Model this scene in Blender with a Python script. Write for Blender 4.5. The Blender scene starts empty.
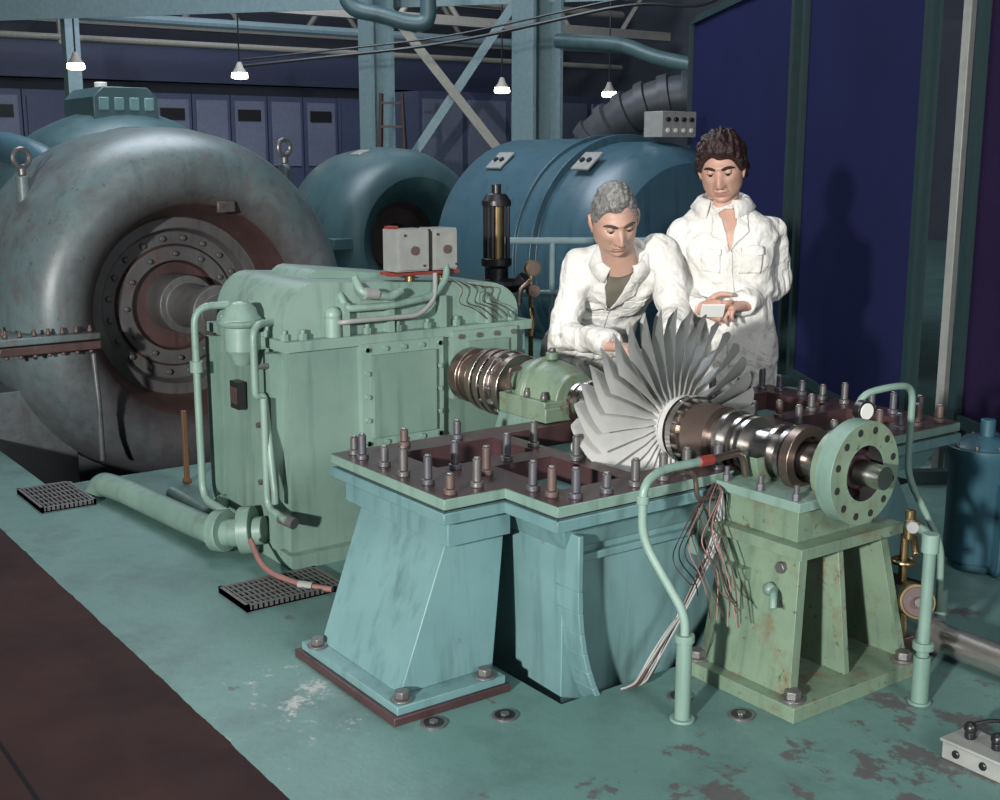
import bpy, math, random
from mathutils import Vector, Matrix, noise
random.seed(4)
scene=bpy.context.scene
V=Vector
H=1.4
AZ=math.radians(35.87)
EX=(-math.cos(AZ),math.sin(AZ)); EY=(math.sin(AZ),math.cos(AZ))
def W(L,D,z):
    "place a point given right / forward distances along the hall aisle"
    return V((D*EX[0]+L*EX[1], D*EY[0]+L*EY[1], z))
# ---------------------------------------------------------------- materials
def nm(name):
    m=bpy.data.materials.new(name);m.use_nodes=True
    nt=m.node_tree;b=nt.nodes['Principled BSDF']
    return m,nt,b
def c4(c): return (c[0],c[1],c[2],1)
def ramp(nt,src,p0,p1,c0=(0,0,0),c1=(1,1,1)):
    r=nt.nodes.new('ShaderNodeValToRGB');r.color_ramp.elements[0].position=p0;r.color_ramp.elements[1].position=p1
    r.color_ramp.elements[0].color=c4(c0);r.color_ramp.elements[1].color=c4(c1)
    nt.links.new(src,r.inputs[0]);return r
def noi(nt,co,scale,detail=4,rough=.55,dist=0):
    n=nt.nodes.new('ShaderNodeTexNoise');n.inputs['Scale'].default_value=scale;n.inputs['Detail'].default_value=detail
    n.inputs['Roughness'].default_value=rough;n.inputs['Distortion'].default_value=dist
    nt.links.new(co,n.inputs['Vector']);return n
def mix(nt,fac,a,b,mode='MIX'):
    m=nt.nodes.new('ShaderNodeMix');m.data_type='RGBA';m.blend_type=mode
    for s,v in ((m.inputs[0],fac),(m.inputs[6],a),(m.inputs[7],b)):
        if hasattr(v,'links'): nt.links.new(v,s)
        elif isinstance(v,(int,float)): s.default_value=v
        else: s.default_value=c4(v)
    return m.outputs[2]
def mth(nt,op,a,b=None,c=None):
    n=nt.nodes.new('ShaderNodeMath');n.operation=op
    for i,v in enumerate((a,b,c)):
        if v is None: continue
        if hasattr(v,'links'): nt.links.new(v,n.inputs[i])
        else: n.inputs[i].default_value=v
    return n.outputs[0]
def paint(name,base,dark,rust=(.10,.05,.03),wear=.35,rough=.42,scale=1.0,metal=0.0,bump=.12,streak=True,radial=None,mott=0):
    m,nt,b=nm(name)
    tc=nt.nodes.new('ShaderNodeTexCoord');co=tc.outputs['Object']
    n1=noi(nt,co,2.5*scale,6,.6);n2=noi(nt,co,11*scale,10,.72);n3=noi(nt,co,38*scale,8,.7)
    c=mix(nt,ramp(nt,n1.outputs[0],.35,.7).outputs[0],base,dark)
    if mott:
        n7=noi(nt,co,5.5*scale,12,.78,.4)
        c=mix(nt,mth(nt,'MULTIPLY',ramp(nt,n7.outputs[0],.46,.66).outputs[0],mott),c,(.09,.075,.078))
    if streak:
        mp=nt.nodes.new('ShaderNodeMapping');mp.inputs['Scale'].default_value=(14*scale,14*scale,1.2*scale);nt.links.new(co,mp.inputs[0])
        ns=noi(nt,mp.outputs[0],1.5,5,.6)
        st=ramp(nt,ns.outputs[0],.52,.85)
        c=mix(nt,mth(nt,'MULTIPLY',st.outputs[0],.7),c,tuple(x*.35 for x in dark))
    th=.80-.28*wear
    c=mix(nt,mth(nt,'MULTIPLY',ramp(nt,n2.outputs[0],th-.06,th+.10).outputs[0],.85),c,rust)
    c=mix(nt,mth(nt,'MULTIPLY',ramp(nt,n3.outputs[0],th,th+.08).outputs[0],.8),c,tuple(x*.4 for x in rust))
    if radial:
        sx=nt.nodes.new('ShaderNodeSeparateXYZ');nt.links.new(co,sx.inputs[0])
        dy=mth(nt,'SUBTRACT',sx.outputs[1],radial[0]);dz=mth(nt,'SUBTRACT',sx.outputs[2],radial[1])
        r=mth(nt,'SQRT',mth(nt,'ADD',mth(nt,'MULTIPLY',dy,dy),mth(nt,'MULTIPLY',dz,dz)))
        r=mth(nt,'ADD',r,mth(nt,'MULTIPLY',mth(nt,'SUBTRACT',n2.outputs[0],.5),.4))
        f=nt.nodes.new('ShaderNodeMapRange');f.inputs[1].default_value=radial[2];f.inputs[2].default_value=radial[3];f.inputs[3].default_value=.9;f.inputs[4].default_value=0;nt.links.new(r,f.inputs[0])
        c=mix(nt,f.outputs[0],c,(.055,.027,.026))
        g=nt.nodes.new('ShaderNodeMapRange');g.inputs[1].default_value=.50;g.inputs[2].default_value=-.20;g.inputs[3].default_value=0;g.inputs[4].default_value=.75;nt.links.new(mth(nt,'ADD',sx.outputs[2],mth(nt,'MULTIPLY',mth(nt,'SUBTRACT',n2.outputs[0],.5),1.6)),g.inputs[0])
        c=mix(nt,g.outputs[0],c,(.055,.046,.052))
    nt.links.new(c,b.inputs['Base Color'])
    b.inputs['Roughness'].default_value=rough;b.inputs['Metallic'].default_value=metal
    bp=nt.nodes.new('ShaderNodeBump');bp.inputs['Strength'].default_value=bump;bp.inputs['Distance'].default_value=.01
    nt.links.new(n2.outputs[0],bp.inputs['Height']);nt.links.new(bp.outputs[0],b.inputs['Normal'])
    return m
def plain(name,col,rough=.5,metal=0,emit=None,es=1,var=.25,scale=20):
    m,nt,b=nm(name)
    tc=nt.nodes.new('ShaderNodeTexCoord')
    n=noi(nt,tc.outputs['Object'],scale,4)
    c=mix(nt,n.outputs[0],tuple(x*(1-var) for x in col),tuple(min(1,x*(1+var)) for x in col))
    nt.links.new(c,b.inputs['Base Color']);b.inputs['Roughness'].default_value=rough;b.inputs['Metallic'].default_value=metal
    if emit: b.inputs['Emission Color'].default_value=c4(emit);b.inputs['Emission Strength'].default_value=es
    return m
MT={}
MT['sage']=paint('sage_green_paint',(.175,.265,.225),(.115,.195,.165),wear=.32)
MT['sage2']=paint('pale_green_paint',(.215,.315,.27),(.145,.235,.20),wear=.34)
MT['tbl']=paint('table_blue_green_paint',(.15,.27,.275),(.105,.20,.21),wear=.30,bump=.1)
MT['ylw']=paint('olive_green_worn_paint',(.185,.255,.18),(.11,.17,.12),rust=(.15,.10,.05),wear=.74)
MT['rusttop']=paint('oily_rust_steel',(.075,.038,.042),(.035,.018,.02),rust=(.13,.13,.11),wear=.35,rough=.35)
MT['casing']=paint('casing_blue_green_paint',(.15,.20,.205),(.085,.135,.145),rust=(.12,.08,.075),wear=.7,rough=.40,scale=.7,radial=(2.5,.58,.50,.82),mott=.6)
MT['casrust']=paint('rusty_brown_paint',(.085,.048,.045),(.042,.022,.022),rust=(.10,.12,.11),wear=.5,rough=.5)
MT['casdk']=paint('greyish_plum_plate',(.11,.11,.11),(.06,.056,.058),rust=(.11,.05,.035),wear=.6,rough=.45)
MT['gen']=paint('generator_blue_paint',(.05,.11,.145),(.035,.08,.11),wear=.2,rough=.35,scale=.5)
MT['dome']=paint('distant_teal_paint',(.06,.115,.125),(.04,.08,.09),wear=.25,scale=.5)
MT['steel']=plain('machined_steel',(.52,.50,.48),.25,1)
MT['bolt']=plain('oiled_bolt_steel',(.17,.165,.165),.4,.6)
MT['boltb']=plain('blued_bolt_steel',(.14,.14,.16),.4,.6)
MT['boltr']=plain('rusty_bolt_steel',(.13,.09,.08),.55,.4)
MT['bronze']=plain('oily_bronze_steel',(.28,.21,.18),.3,.9)
MT['blade']=plain('satin_alloy_blade',(.52,.52,.50),.5,.1,var=.12)
MT['black']=plain('black_paint',(.012,.012,.014),.35)
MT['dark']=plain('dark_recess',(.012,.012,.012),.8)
MT['greybox']=plain('grey_enamel',(.25,.26,.25),.4)
MT['red']=plain('red_primer',(.20,.03,.025),.5)
MT['ladder']=plain('dull_red_brown_paint',(.05,.03,.03),.6)
MT['hose']=plain('faded_pink_hose',(.22,.11,.10),.5)
MT['brass']=plain('brass',(.24,.18,.09),.35,.9)
MT['alu']=plain('brushed_pipe_steel',(.50,.48,.46),.3,.9)
MT['white']=plain('white_dial',(.65,.65,.60),.5)
MT['paper']=plain('white_paper',(.8,.8,.78),.7,var=.03)
MT['colm']=plain('pale_blue_structural_paint',(.17,.25,.27),.6)
MT['cream']=plain('cream_truss_paint',(.27,.26,.22),.7)
MT['tank']=paint('tank_blue_paint',(.03,.09,.12),(.02,.065,.09),wear=.2)
MT['wood']=plain('wood_brown',(.12,.06,.03),.6)
MT['wire']=plain('cable_sheath_brown',(.06,.03,.025),.5)
MT['gwire']=plain('pale_lead_wire',(.24,.25,.24),.5)
MT['duct']=plain('dark_grey_duct',(.04,.047,.055),.5)
# ---------------------------------------------------------------- mesh builder
def frame(d):
    d=d.normalized();u=V((0,0,1)) if abs(d.z)<.9 else V((1,0,0))
    s=d.cross(u).normalized();return s,s.cross(d).normalized()
class B:
    def __init__(s,name):
        s.n=name;s.v=[];s.f=[];s.m=[];s.mats=[]
    def mi(s,m):
        m=MT[m] if isinstance(m,str) else m
        if m not in s.mats: s.mats.append(m)
        return s.mats.index(m)
    def add(s,vs,fs,m):
        o=len(s.v);s.v+= [tuple(v) for v in vs];i=s.mi(m)
        for f in fs: s.f.append(tuple(o+k for k in f));s.m.append(i)
    def hexa(s,b,t,m):
        s.add(list(b)+list(t),[(3,2,1,0),(4,5,6,7),(0,1,5,4),(1,2,6,5),(2,3,7,6),(3,0,4,7)],m)
    def box(s,x0,x1,y0,y1,z0,z1,m):
        s.hexa([(x0,y0,z0),(x1,y0,z0),(x1,y1,z0),(x0,y1,z0)],[(x0,y0,z1),(x1,y0,z1),(x1,y1,z1),(x0,y1,z1)],m)
    def taper(s,b,t,z0,z1,m):
        s.hexa([(b[0],b[2],z0),(b[1],b[2],z0),(b[1],b[3],z0),(b[0],b[3],z0)],[(t[0],t[2],z1),(t[1],t[2],z1),(t[1],t[3],z1),(t[0],t[3],z1)],m)
    def obox(s,c,ax,ay,az,m):
        c=V(c);ax=V(ax);ay=V(ay);az=V(az)
        s.hexa([c-ax-ay-az,c+ax-ay-az,c+ax+ay-az,c-ax+ay-az],[c-ax-ay+az,c+ax-ay+az,c+ax+ay+az,c-ax+ay+az],m)
    def prism(s,poly,d,m):
        n=len(poly);d=V(d);vs=[V(p) for p in poly]+[V(p)+d for p in poly]
        s.add(vs,[tuple(range(n))[::-1],tuple(range(n,2*n))]+[(i,(i+1)%n,n+(i+1)%n,n+i) for i in range(n)],m)
    def cyl(s,p0,p1,r0,m,r1=None,n=24,cap=True):
        p0=V(p0);p1=V(p1);r1=r0 if r1 is None else r1;a,b=frame(p1-p0);vs=[]
        for p,r in ((p0,r0),(p1,r1)):
            for i in range(n):
                t=2*math.pi*i/n;vs.append(p+a*math.cos(t)*r+b*math.sin(t)*r)
        fs=[(i,(i+1)%n,n+(i+1)%n,n+i) for i in range(n)]
        if cap: fs+=[tuple(range(n))[::-1],tuple(range(n,2*n))]
        s.add(vs,fs,m)
    def rev(s,o,ax,prof,m,n=48,a0=0,a1=360):
        o=V(o);ax=V(ax).normalized();a,b=frame(ax);full=abs(a1-a0)>=359.9
        k=n if full else n+1;vs=[]
        for (h,r) in prof:
            for i in range(k):
                t=math.radians(a0+(a1-a0)*i/n);vs.append(o+ax*h+a*math.cos(t)*max(r,1e-4)+b*math.sin(t)*max(r,1e-4))
        mats=m if isinstance(m,list) else None
        for j in range(len(prof)-1):
            fs=[(j*k+i,j*k+(i+1)%k,(j+1)*k+(i+1)%k,(j+1)*k+i) for i in range(n)]
            if j==0: s.add(vs,fs,mats[j] if mats else m);off=len(s.v)-len(vs)
            else:
                ii=s.mi(mats[j] if mats else m)
                for f in fs: s.f.append(tuple(off+q for q in f));s.m.append(ii)
    def sph(s,c,r,m,n=24,k=14):
        r=(r,r,r) if not hasattr(r,'__len__') else r;c=V(c);vs=[];fs=[]
        for j in range(k+1):
            ph=math.pi*j/k
            for i in range(n):
                t=2*math.pi*i/n;vs.append(c+V((r[0]*math.sin(ph)*math.cos(t),r[1]*math.sin(ph)*math.sin(t),r[2]*math.cos(ph))))
        for j in range(k):
            for i in range(n): fs.append((j*n+i,(j+1)*n+i,(j+1)*n+(i+1)%n,j*n+(i+1)%n))
        s.add(vs,fs,m)
    def tube(s,pts,r,m,n=12,closed=False,fil=0,radii=None):
        pts=[V(p) for p in pts]
        if fil: pts=fillet(pts,fil)
        K=len(pts)
        if radii is None: radii=[r]*K
        tg=[]
        for i in range(K):
            if closed: d=pts[(i+1)%K]-pts[i-1]
            else: d=pts[min(i+1,K-1)]-pts[max(i-1,0)]
            tg.append(d.normalized())
        a,b=frame(tg[0]);vs=[]
        for i in range(K):
            if i:
                q=tg[i-1].rotation_difference(tg[i]);a=q@a;b=q@b
            for j in range(n):
                t=2*math.pi*j/n;vs.append(pts[i]+(a*math.cos(t)+b*math.sin(t))*radii[i])
        fs=[]
        for i in range(K if closed else K-1):
            for j in range(n): fs.append((i*n+j,i*n+(j+1)%n,((i+1)%K)*n+(j+1)%n,((i+1)%K)*n+j))
        if not closed: fs+=[tuple(range(n))[::-1],tuple(range((K-1)*n,K*n))]
        s.add(vs,fs,m)
    def ring(s,c,ax,R,r,m,n=32,k=10):
        a,b=frame(V(ax));c=V(c)
        s.tube([c+a*math.cos(2*math.pi*i/n)*R+b*math.sin(2*math.pi*i/n)*R for i in range(n)],r,m,n=k,closed=True)
    def nut(s,p,ax,r,h,m,stud=0,ms=None):
        p=V(p);ax=V(ax).normalized();s.cyl(p,p+ax*h,r,m,n=6)
        if stud: s.cyl(p,p+ax*stud,r*.6,ms or m,n=12)
    def build(s,bevel=0,parent=None,ang=35,seg=2):
        me=bpy.data.meshes.new(s.n);me.from_pydata(s.v,[],s.f)
        for m in s.mats: me.materials.append(m)
        me.polygons.foreach_set('material_index',s.m)
        me.polygons.foreach_set('use_smooth',[True]*len(s.f))
        me.update()
        import bmesh
        bm=bmesh.new();bm.from_mesh(me);bmesh.ops.recalc_face_normals(bm,faces=bm.faces);bm.to_mesh(me);bm.free()
        me.set_sharp_from_angle(angle=math.radians(ang))
        o=bpy.data.objects.new(s.n,me);scene.collection.objects.link(o)
        if bevel:
            b=o.modifiers.new('bev','BEVEL');b.width=bevel;b.segments=seg;b.limit_method='ANGLE';b.angle_limit=math.radians(50);b.harden_normals=False
        if parent: o.parent=parent
        return o
def fillet(pts,r,n=6):
    out=[pts[0]]
    for i in range(1,len(pts)-1):
        p=pts[i];a=(pts[i-1]-p);b=(pts[i+1]-p);rr=min(r,a.length*.48,b.length*.48)
        s=p+a.normalized()*rr;e=p+b.normalized()*rr
        for k in range(n+1):
            t=k/n;out.append(s*(1-t)**2+p*2*t*(1-t)+e*t*t)
    out.append(pts[-1]);return out
def empty(name):
    e=bpy.data.objects.new(name,None);scene.collection.objects.link(e);return e
# ---------------------------------------------------------------- room
def grid(b,xs,ys,kind,mtop,mside,zt,mbot=None):
    nx,ny=len(xs)-1,len(ys)-1
    hz={}
    for i in range(nx):
        for j in range(ny):
            hz[i,j]=kind((xs[i]+xs[i+1])/2,(ys[j]+ys[j+1])/2)
    for (i,j),z in hz.items():
        if z is None: continue
        x0,x1,y0,y1=xs[i],xs[i+1],ys[j],ys[j+1]
        b.add([(x0,y0,z),(x1,y0,z),(x1,y1,z),(x0,y1,z)],[(0,1,2,3)],mtop if abs(z-zt)<1e-6 else (mbot or mside))
        for di,dj,p,q in ((1,0,(x1,y0),(x1,y1)),(0,1,(x1,y1),(x0,y1)),(-1,0,(x0,y1),(x0,y0)),(0,-1,(x0,y0),(x1,y0))):
            z2=hz.get((i+di,j+dj))
            if z2 is not None and z2<z-1e-6:
                b.add([(p[0],p[1],z),(q[0],q[1],z),(q[0],q[1],z2),(p[0],p[1],z2)],[(0,1,2,3)],mside)
m,nt,bs=nm('painted_concrete_floor')
tc=nt.nodes.new('ShaderNodeTexCoord');co=tc.outputs['Object']
n1=noi(nt,co,1.3,6,.6);n2=noi(nt,co,6,8,.65);n3=noi(nt,co,30,6,.7);n6=noi(nt,co,3.2,10,.75)
teal=mix(nt,ramp(nt,n1.outputs[0],.3,.7).outputs[0],(.12,.225,.205),(.09,.18,.165))
teal=mix(nt,mth(nt,'MULTIPLY',ramp(nt,n6.outputs[0],.46,.76).outputs[0],.9),teal,(.055,.10,.095))
sx=nt.nodes.new('ShaderNodeSeparateXYZ');nt.links.new(co,sx.inputs[0])
mr=nt.nodes.new('ShaderNodeMapRange');mr.inputs[1].default_value=-2.4;mr.inputs[2].default_value=-1.4;mr.inputs[3].default_value=-.03;mr.inputs[4].default_value=.16
nt.links.new(sx.outputs[0],mr.inputs[0])
wf=mth(nt,'ADD',mth(nt,'ADD',n2.outputs[0],mr.outputs[0]),mth(nt,'MULTIPLY',n3.outputs[0],.14))
wearc=mix(nt,n3.outputs[0],(.05,.042,.048),(.12,.10,.10))
teal=mix(nt,mth(nt,'MULTIPLY',ramp(nt,wf,.71,.745).outputs[0],.85),teal,wearc)
n4=noi(nt,co,9,10,.8);teal=mix(nt,ramp(nt,n4.outputs[0],.68,.74).outputs[0],teal,(.24,.27,.25))
vm=nt.nodes.new('ShaderNodeVectorMath');vm.operation='DISTANCE';vm.inputs[1].default_value=(-2.75,1.36,0);nt.links.new(co,vm.inputs[0])
mr2=nt.nodes.new('ShaderNodeMapRange');mr2.inputs[1].default_value=.50;mr2.inputs[2].default_value=.05;mr2.inputs[3].default_value=0;mr2.inputs[4].default_value=.12;nt.links.new(vm.outputs['Value'],mr2.inputs[0])
teal=mix(nt,ramp(nt,mth(nt,'ADD',n4.outputs[0],mr2.outputs[0]),.64,.70).outputs[0],teal,(.36,.36,.34))
n5=noi(nt,co,2.2,8,.6)
brown=mix(nt,ramp(nt,n5.outputs[0],.3,.7).outputs[0],(.017,.008,.010),(.042,.018,.016))
brown=mix(nt,ramp(nt,n4.outputs[0],.6,.8).outputs[0],brown,(.03,.02,.022))
nd=mth(nt,'ADD',mth(nt,'MULTIPLY',n2.outputs[0],.02),sx.outputs[1])
gt=mth(nt,'GREATER_THAN',nd,1.085)
gr=mth(nt,'LESS_THAN',mth(nt,'ABSOLUTE',mth(nt,'SUBTRACT',sx.outputs[1],.62)),.006)
brown=mix(nt,gr,brown,(.006,.005,.006))
nt.links.new(mix(nt,gt,brown,teal),bs.inputs['Base Color'])
rr=nt.nodes.new('ShaderNodeMapRange');rr.inputs[3].default_value=.28;rr.inputs[4].default_value=.6;nt.links.new(n2.outputs[0],rr.inputs[0])
nt.links.new(mth(nt,'ADD',rr.outputs[0],mth(nt,'MULTIPLY',mth(nt,'SUBTRACT',1.0,gt),.25)),bs.inputs['Roughness'])
nt.links.new(mth(nt,'ADD',mth(nt,'MULTIPLY',gt,.35),.12),bs.inputs['Specular IOR Level'])
bp=nt.nodes.new('ShaderNodeBump');bp.inputs['Strength'].default_value=.2;bp.inputs['Distance'].default_value=.006;nt.links.new(n3.outputs[0],bp.inputs['Height']);nt.links.new(bp.outputs[0],bs.inputs['Normal'])
MT['floor']=m
MT['pit']=plain('pit_concrete',(.03,.03,.03),.8)
MT['wallm']=plain('distant_wall_paint',(.045,.052,.068),.8,scale=2)
MT['ceilm']=plain('ceiling_dark',(.04,.04,.036),.9,scale=2)
holes=[(-3.06,-2.30,1.86,3.42,-.45),(-4.42,-3.12,2.90,4.5,-.32),(-8.9,-5.25,1.4,3.95,-.5)]
def fk(x,y):
    for h in holes:
        if h[0]<x<h[1] and h[2]<y<h[3]: return h[4]
    return 0.0
xs=sorted({-24,4}|{h[0] for h in holes}|{h[1] for h in holes});ys=sorted({-8,18,1.07}|{h[2] for h in holes}|{h[3] for h in holes})
b=B('floor');grid(b,xs,ys,fk,'floor','pit',0.0,'pit');b.build()
b=B('wall_left');b.box(-24.3,-24,-8,18,0,9,'wallm');b.build()
b=B('wall_back');b.box(-24,4,18,18.3,0,9,'wallm');b.build()
b=B('ceiling');b.box(-24.3,4,-8,18.3,9,9.2,'ceilm');b.build()
# ---------------------------------------------------------------- big casing (foreground left)
YS=2.5;ZS=.61
AX=(1,0,0)
b=B('compressor_casing')
prof=[(-.45,.0),(-.45,.13),(-.27,.13),(-.27,.24),(-.22,.25),(-.22,.33),(-.25,.34),(-.25,.41),(-.17,.43),(-.17,.49),(-.10,.51),(-.02,.53),(.07,.57),(.13,.63),(.155,.70),(.14,.78),(.09,.85),(.0,.91),(-.12,.95),(-.3,.97),(-.6,.975),(-.9,.96),(-1.05,.92),(-1.2,.82),(-1.3,.66),(-1.35,.4),(-1.36,0)]
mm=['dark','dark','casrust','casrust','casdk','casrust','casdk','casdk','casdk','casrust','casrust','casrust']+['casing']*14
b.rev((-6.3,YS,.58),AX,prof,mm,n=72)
for i in range(20):
    a=2*math.pi*(i+.5)/20;b.nut((-6.55,YS+.375*math.cos(a),.58+.375*math.sin(a)),AX,.018,.025,'casdk')
for i in range(12):
    a=2*math.pi*i/12;b.nut((-6.52,YS+.29*math.cos(a),.58+.29*math.sin(a)),AX,.016,.025,'casdk')
b.rev((-6.6,YS,.6),AX,[(0,0),(0,.16),(.25,.16),(.25,.12),(.6,.11),(.6,.14),(.66,.14),(.66,.09),(2.1,.08),(2.1,0)],'casdk')
for (y0,y1) in ((1.44,1.93),(3.07,3.56)):
    b.box(-7.3,-6.08,y0,y1,.495,.53,'casing');b.box(-7.3,-6.08,y0,y1,.445,.488,'casrust')
    for i in range(7):
        y=y0+.04+i*.068
        b.nut((-6.12,y,.53),(0,0,1),.014,.022,'boltr',.035);b.nut((-6.12,y,.445),(0,0,-1),.014,.02,'boltr')
    for i in range(8): b.nut((-6.2-.14*i,y0+.05 if y0<2 else y1-.05,.53),(0,0,1),.014,.022,'boltr',.035)
for y,x in ((1.75,-6.62),(3.2,-6.55)):
    zt=.58+math.sqrt(.97**2-(y-YS)**2)
    b.cyl((x,y,zt-.04),(x,y,zt+.1),.035,'casing',n=16);b.cyl((x,y,zt+.1),(x,y,zt+.14),.022,'bolt',n=12)
    b.ring((x,y,zt+.19),(1,.3,0),.045,.014,'bolt')
b.box(-7.3,-6.5,1.5,1.9,-.5,.2,'casing');b.box(-7.3,-6.5,3.1,3.5,-.5,.2,'casing')
b.obox((-6.165,2.66,1.13),(.012,0,0),(0,.05,0),(0,0,.03),'casing')
b.tube([(-6.0,1.86,.44),(-5.96,1.86,.2),(-5.96,1.86,-.1)],.014,'casing',fil=.05)
b.build(.006)
# ---------------------------------------------------------------- gearbox
b=B('gearbox')
x0,x1,y0,y1=-4.33,-3.70,1.80,2.79
b.box(x0-.12,x1+.05,y0-.04,y1+.06,0,.05,'sage')
b.taper((x0-.05,x1+.01,y0-.02,y1+.02),(x0,x1,y0,y1),.05,.76,'sage')
b.box(x0-.02,x1+.02,y0-.02,y1+.02,.75,.785,'sage2')
def cover(x,ya,yb,zt,zb=.785,n=8,r=.16):
    pl=[(x,ya,zb)]
    for k in range(n+1):
        t=math.pi/2*k/n;pl.append((x,ya+r*.75-r*.75*math.cos(t),zt-r+r*math.sin(t)))
    for k in range(n+1):
        t=math.pi/2*k/n;pl.append((x,yb-r+r*math.sin(t),zt-.04-r*.7+r*.7*math.cos(t)))
    pl.append((x,yb,zb));return pl
b.prism(cover(x0+.03,y0+.0,y1-.01,.975),(x1-x0-.06,0,0),'sage2')
b.prism(cover(x0+.12,y0+.16,y1-.3,1.0,n=5,r=.1),(.3,0,0),'sage2')
for i in range(8):
    y=y0+.06+i*.125
    b.nut((x1-.012,y,.785),(0,0,1),.015,.022,'sage',.035)
for i in range(5): b.nut((x0+.08+i*.13,y0+.0,.785),(0,0,1),.015,.022,'sage',.035)
for y in (2.02,2.2,2.42,2.6):
    b.box(x1-.05,x1+.005,y-.012,y+.012,.785,.9,'sage2')
for y in (1.98,2.62):
    b.cyl((x1-.02,y,.785),(x1-.02,y,.85),.03,'sage2',n=16);b.sph((x1-.02,y,.86),.03,'sage2',n=12,k=8)
b.box(x1,x1+.03,2.06,2.40,.38,.755,'sage2');b.box(x1+.03,x1+.045,2.10,2.36,.42,.715,'sage')
for i in range(5):
    for (yy,z_) in ((2.08+.075*i,.40),(2.08+.075*i,.735),(2.08,.40+.0837*i),(2.38,.40+.0837*i)): b.nut((x1+.03,yy,z_),AX,.009,.011,'sage2')
b.box(x1,x1+.035,2.44,2.73,.52,.77,'sage2')
b.box(x1+.035,x1+.05,2.50,2.68,.56,.73,'sage')
for i in range(4): b.nut((x1+.035,2.47+.08*i,.75),AX,.010,.012,'bolt');b.nut((x1+.035,2.47+.08*i,.54),AX,.010,.012,'bolt')
b.box(-4.10,-4.03,y0-.045,y0-.015,.50,.60,'black');b.box(-4.09,-4.04,y0-.05,y0-.045,.52,.58,'casrust')
b.box(-4.3,-4.26,y0-.05,y0,.1,.74,'sage');b.box(-3.8,-3.75,y0-.05,y0,.05,.74,'sage')
b.tube([(-4.20,1.90,.86),(-4.22,1.68,.86),(-4.22,1.68,.14),(-4.0,1.68,.14)],.014,'sage2',fil=.07)
b.tube([(-3.86,1.86,.84),(-3.76,1.70,.84),(-3.76,1.70,.60),(-3.76,1.73,.60),(-3.68,1.72,.28),(-3.68,1.72,.24)],.013,'sage2',fil=.05)
b.tube([(-3.72,1.71,.60),(-3.72,1.71,.22),(-3.60,1.72,.20)],.013,'sage2',fil=.04)
b.cyl((-3.64,1.72,.20),(-3.58,1.74,.19),.02,'bolt')
b.cyl((-4.22,1.68,.62),(-4.22,1.68,.66),.024,'sage2')
for z in (.3,.5,.7): b.cyl((-3.76,1.70,z),(-3.76,1.80,z),.01,'bolt',n=8)
c=(-3.90,1.72)
b.rev((c[0],c[1],.69),(0,0,1),[(0,0),(0,.03),(.03,.045),(.05,.06),(.13,.06),(.14,.07),(.16,.07),(.17,.06),(.195,.052),(.215,.03),(.22,0)],'sage2',n=28)
b.box(c[0]-.03,c[0]+.03,c[1],y0,.74,.80,'sage2');b.ring((c[0],c[1],.835),(0,0,1),.072,.011,'sage',n=24,k=8)
b.tube([(-3.74,2.02,.93),(-3.70,2.02,.88),(-3.69,2.2,.88),(-3.70,2.38,.9),(-3.72,2.45,.96),(-3.74,2.46,1.03)],.013,'sage2',fil=.03)
b.tube([(-3.72,1.98,.83),(-3.67,2.0,.84),(-3.67,2.30,.84),(-3.69,2.38,.89),(-3.72,2.40,.98)],.009,'greybox',fil=.04)
b.tube([(-3.74,2.08,.98),(-3.69,2.08,.93),(-3.69,2.2,.91),(-3.69,2.24,.93)],.014,'sage2',fil=.03)
b.cyl((-3.69,2.09,.93),(-3.69,2.14,.925),.02,'greybox')
for k in range(5):
    yy=2.45+.035*k
    b.tube([(-3.70,yy,.96-.01*k),(-3.69,yy+.06,.92),(-3.685,yy+.02,.87),(-3.685,yy+.10,.845),(-3.69,yy+.16,.80)],.002,'wire',n=6,fil=.05)
b.box(-3.82,-3.79,2.25,2.29,.97,1.15,'red');b.box(-3.84,-3.74,2.24,2.52,.975,.986,'red')
b.cyl((-3.78,2.33,.94),(-3.78,2.33,.99),.018,'brass');b.cyl((-3.78,2.47,.94),(-3.78,2.47,.99),.018,'brass')
for yy,w_ in ((2.315,.066),(2.453,.050)):
    b.box(-3.83,-3.735,yy-w_,yy+w_,.99,1.14,'greybox');b.box(-3.735,-3.722,yy-w_+.006,yy+w_-.006,.996,1.134,'greybox')
    b.cyl((-3.722,yy,1.065),(-3.716,yy,1.065),.016,'boltr',n=20);b.nut((-3.722,yy+.04,1.01),AX,.005,.005,'brass');b.nut((-3.722,yy-.04,1.12),AX,.005,.005,'brass')
b.build(.006)
b=B('oil_return_pipe')
b.tube([(-5.02,1.52,-.02),(-4.97,1.54,.055),(-4.80,1.57,.06),(-4.20,1.62,.065),(-3.95,1.63,.08),(-3.84,1.75,.10)],.050,'sage',n=24,fil=.18)
b.cyl((-3.98,1.63,.085),(-3.94,1.65,.09),.075,'sage');b.cyl((-3.90,1.69,.095),(-3.87,1.725,.1),.085,'sage')
b.tube([(-4.7,1.74,.04),(-4.3,1.74,.04),(-4.22,1.76,.12)],.028,'sage',n=16,fil=.06)
b.build(.003)
b=B('drain_hose')
b.tube([(-3.76,1.66,.10),(-3.62,1.64,.035),(-3.45,1.70,.020),(-3.36,1.76,.020)],.010,'hose',fil=.08);b.cyl((-3.46,1.69,.022),(-3.42,1.72,.021),.015,'greybox',n=16)
b.build()
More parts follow.
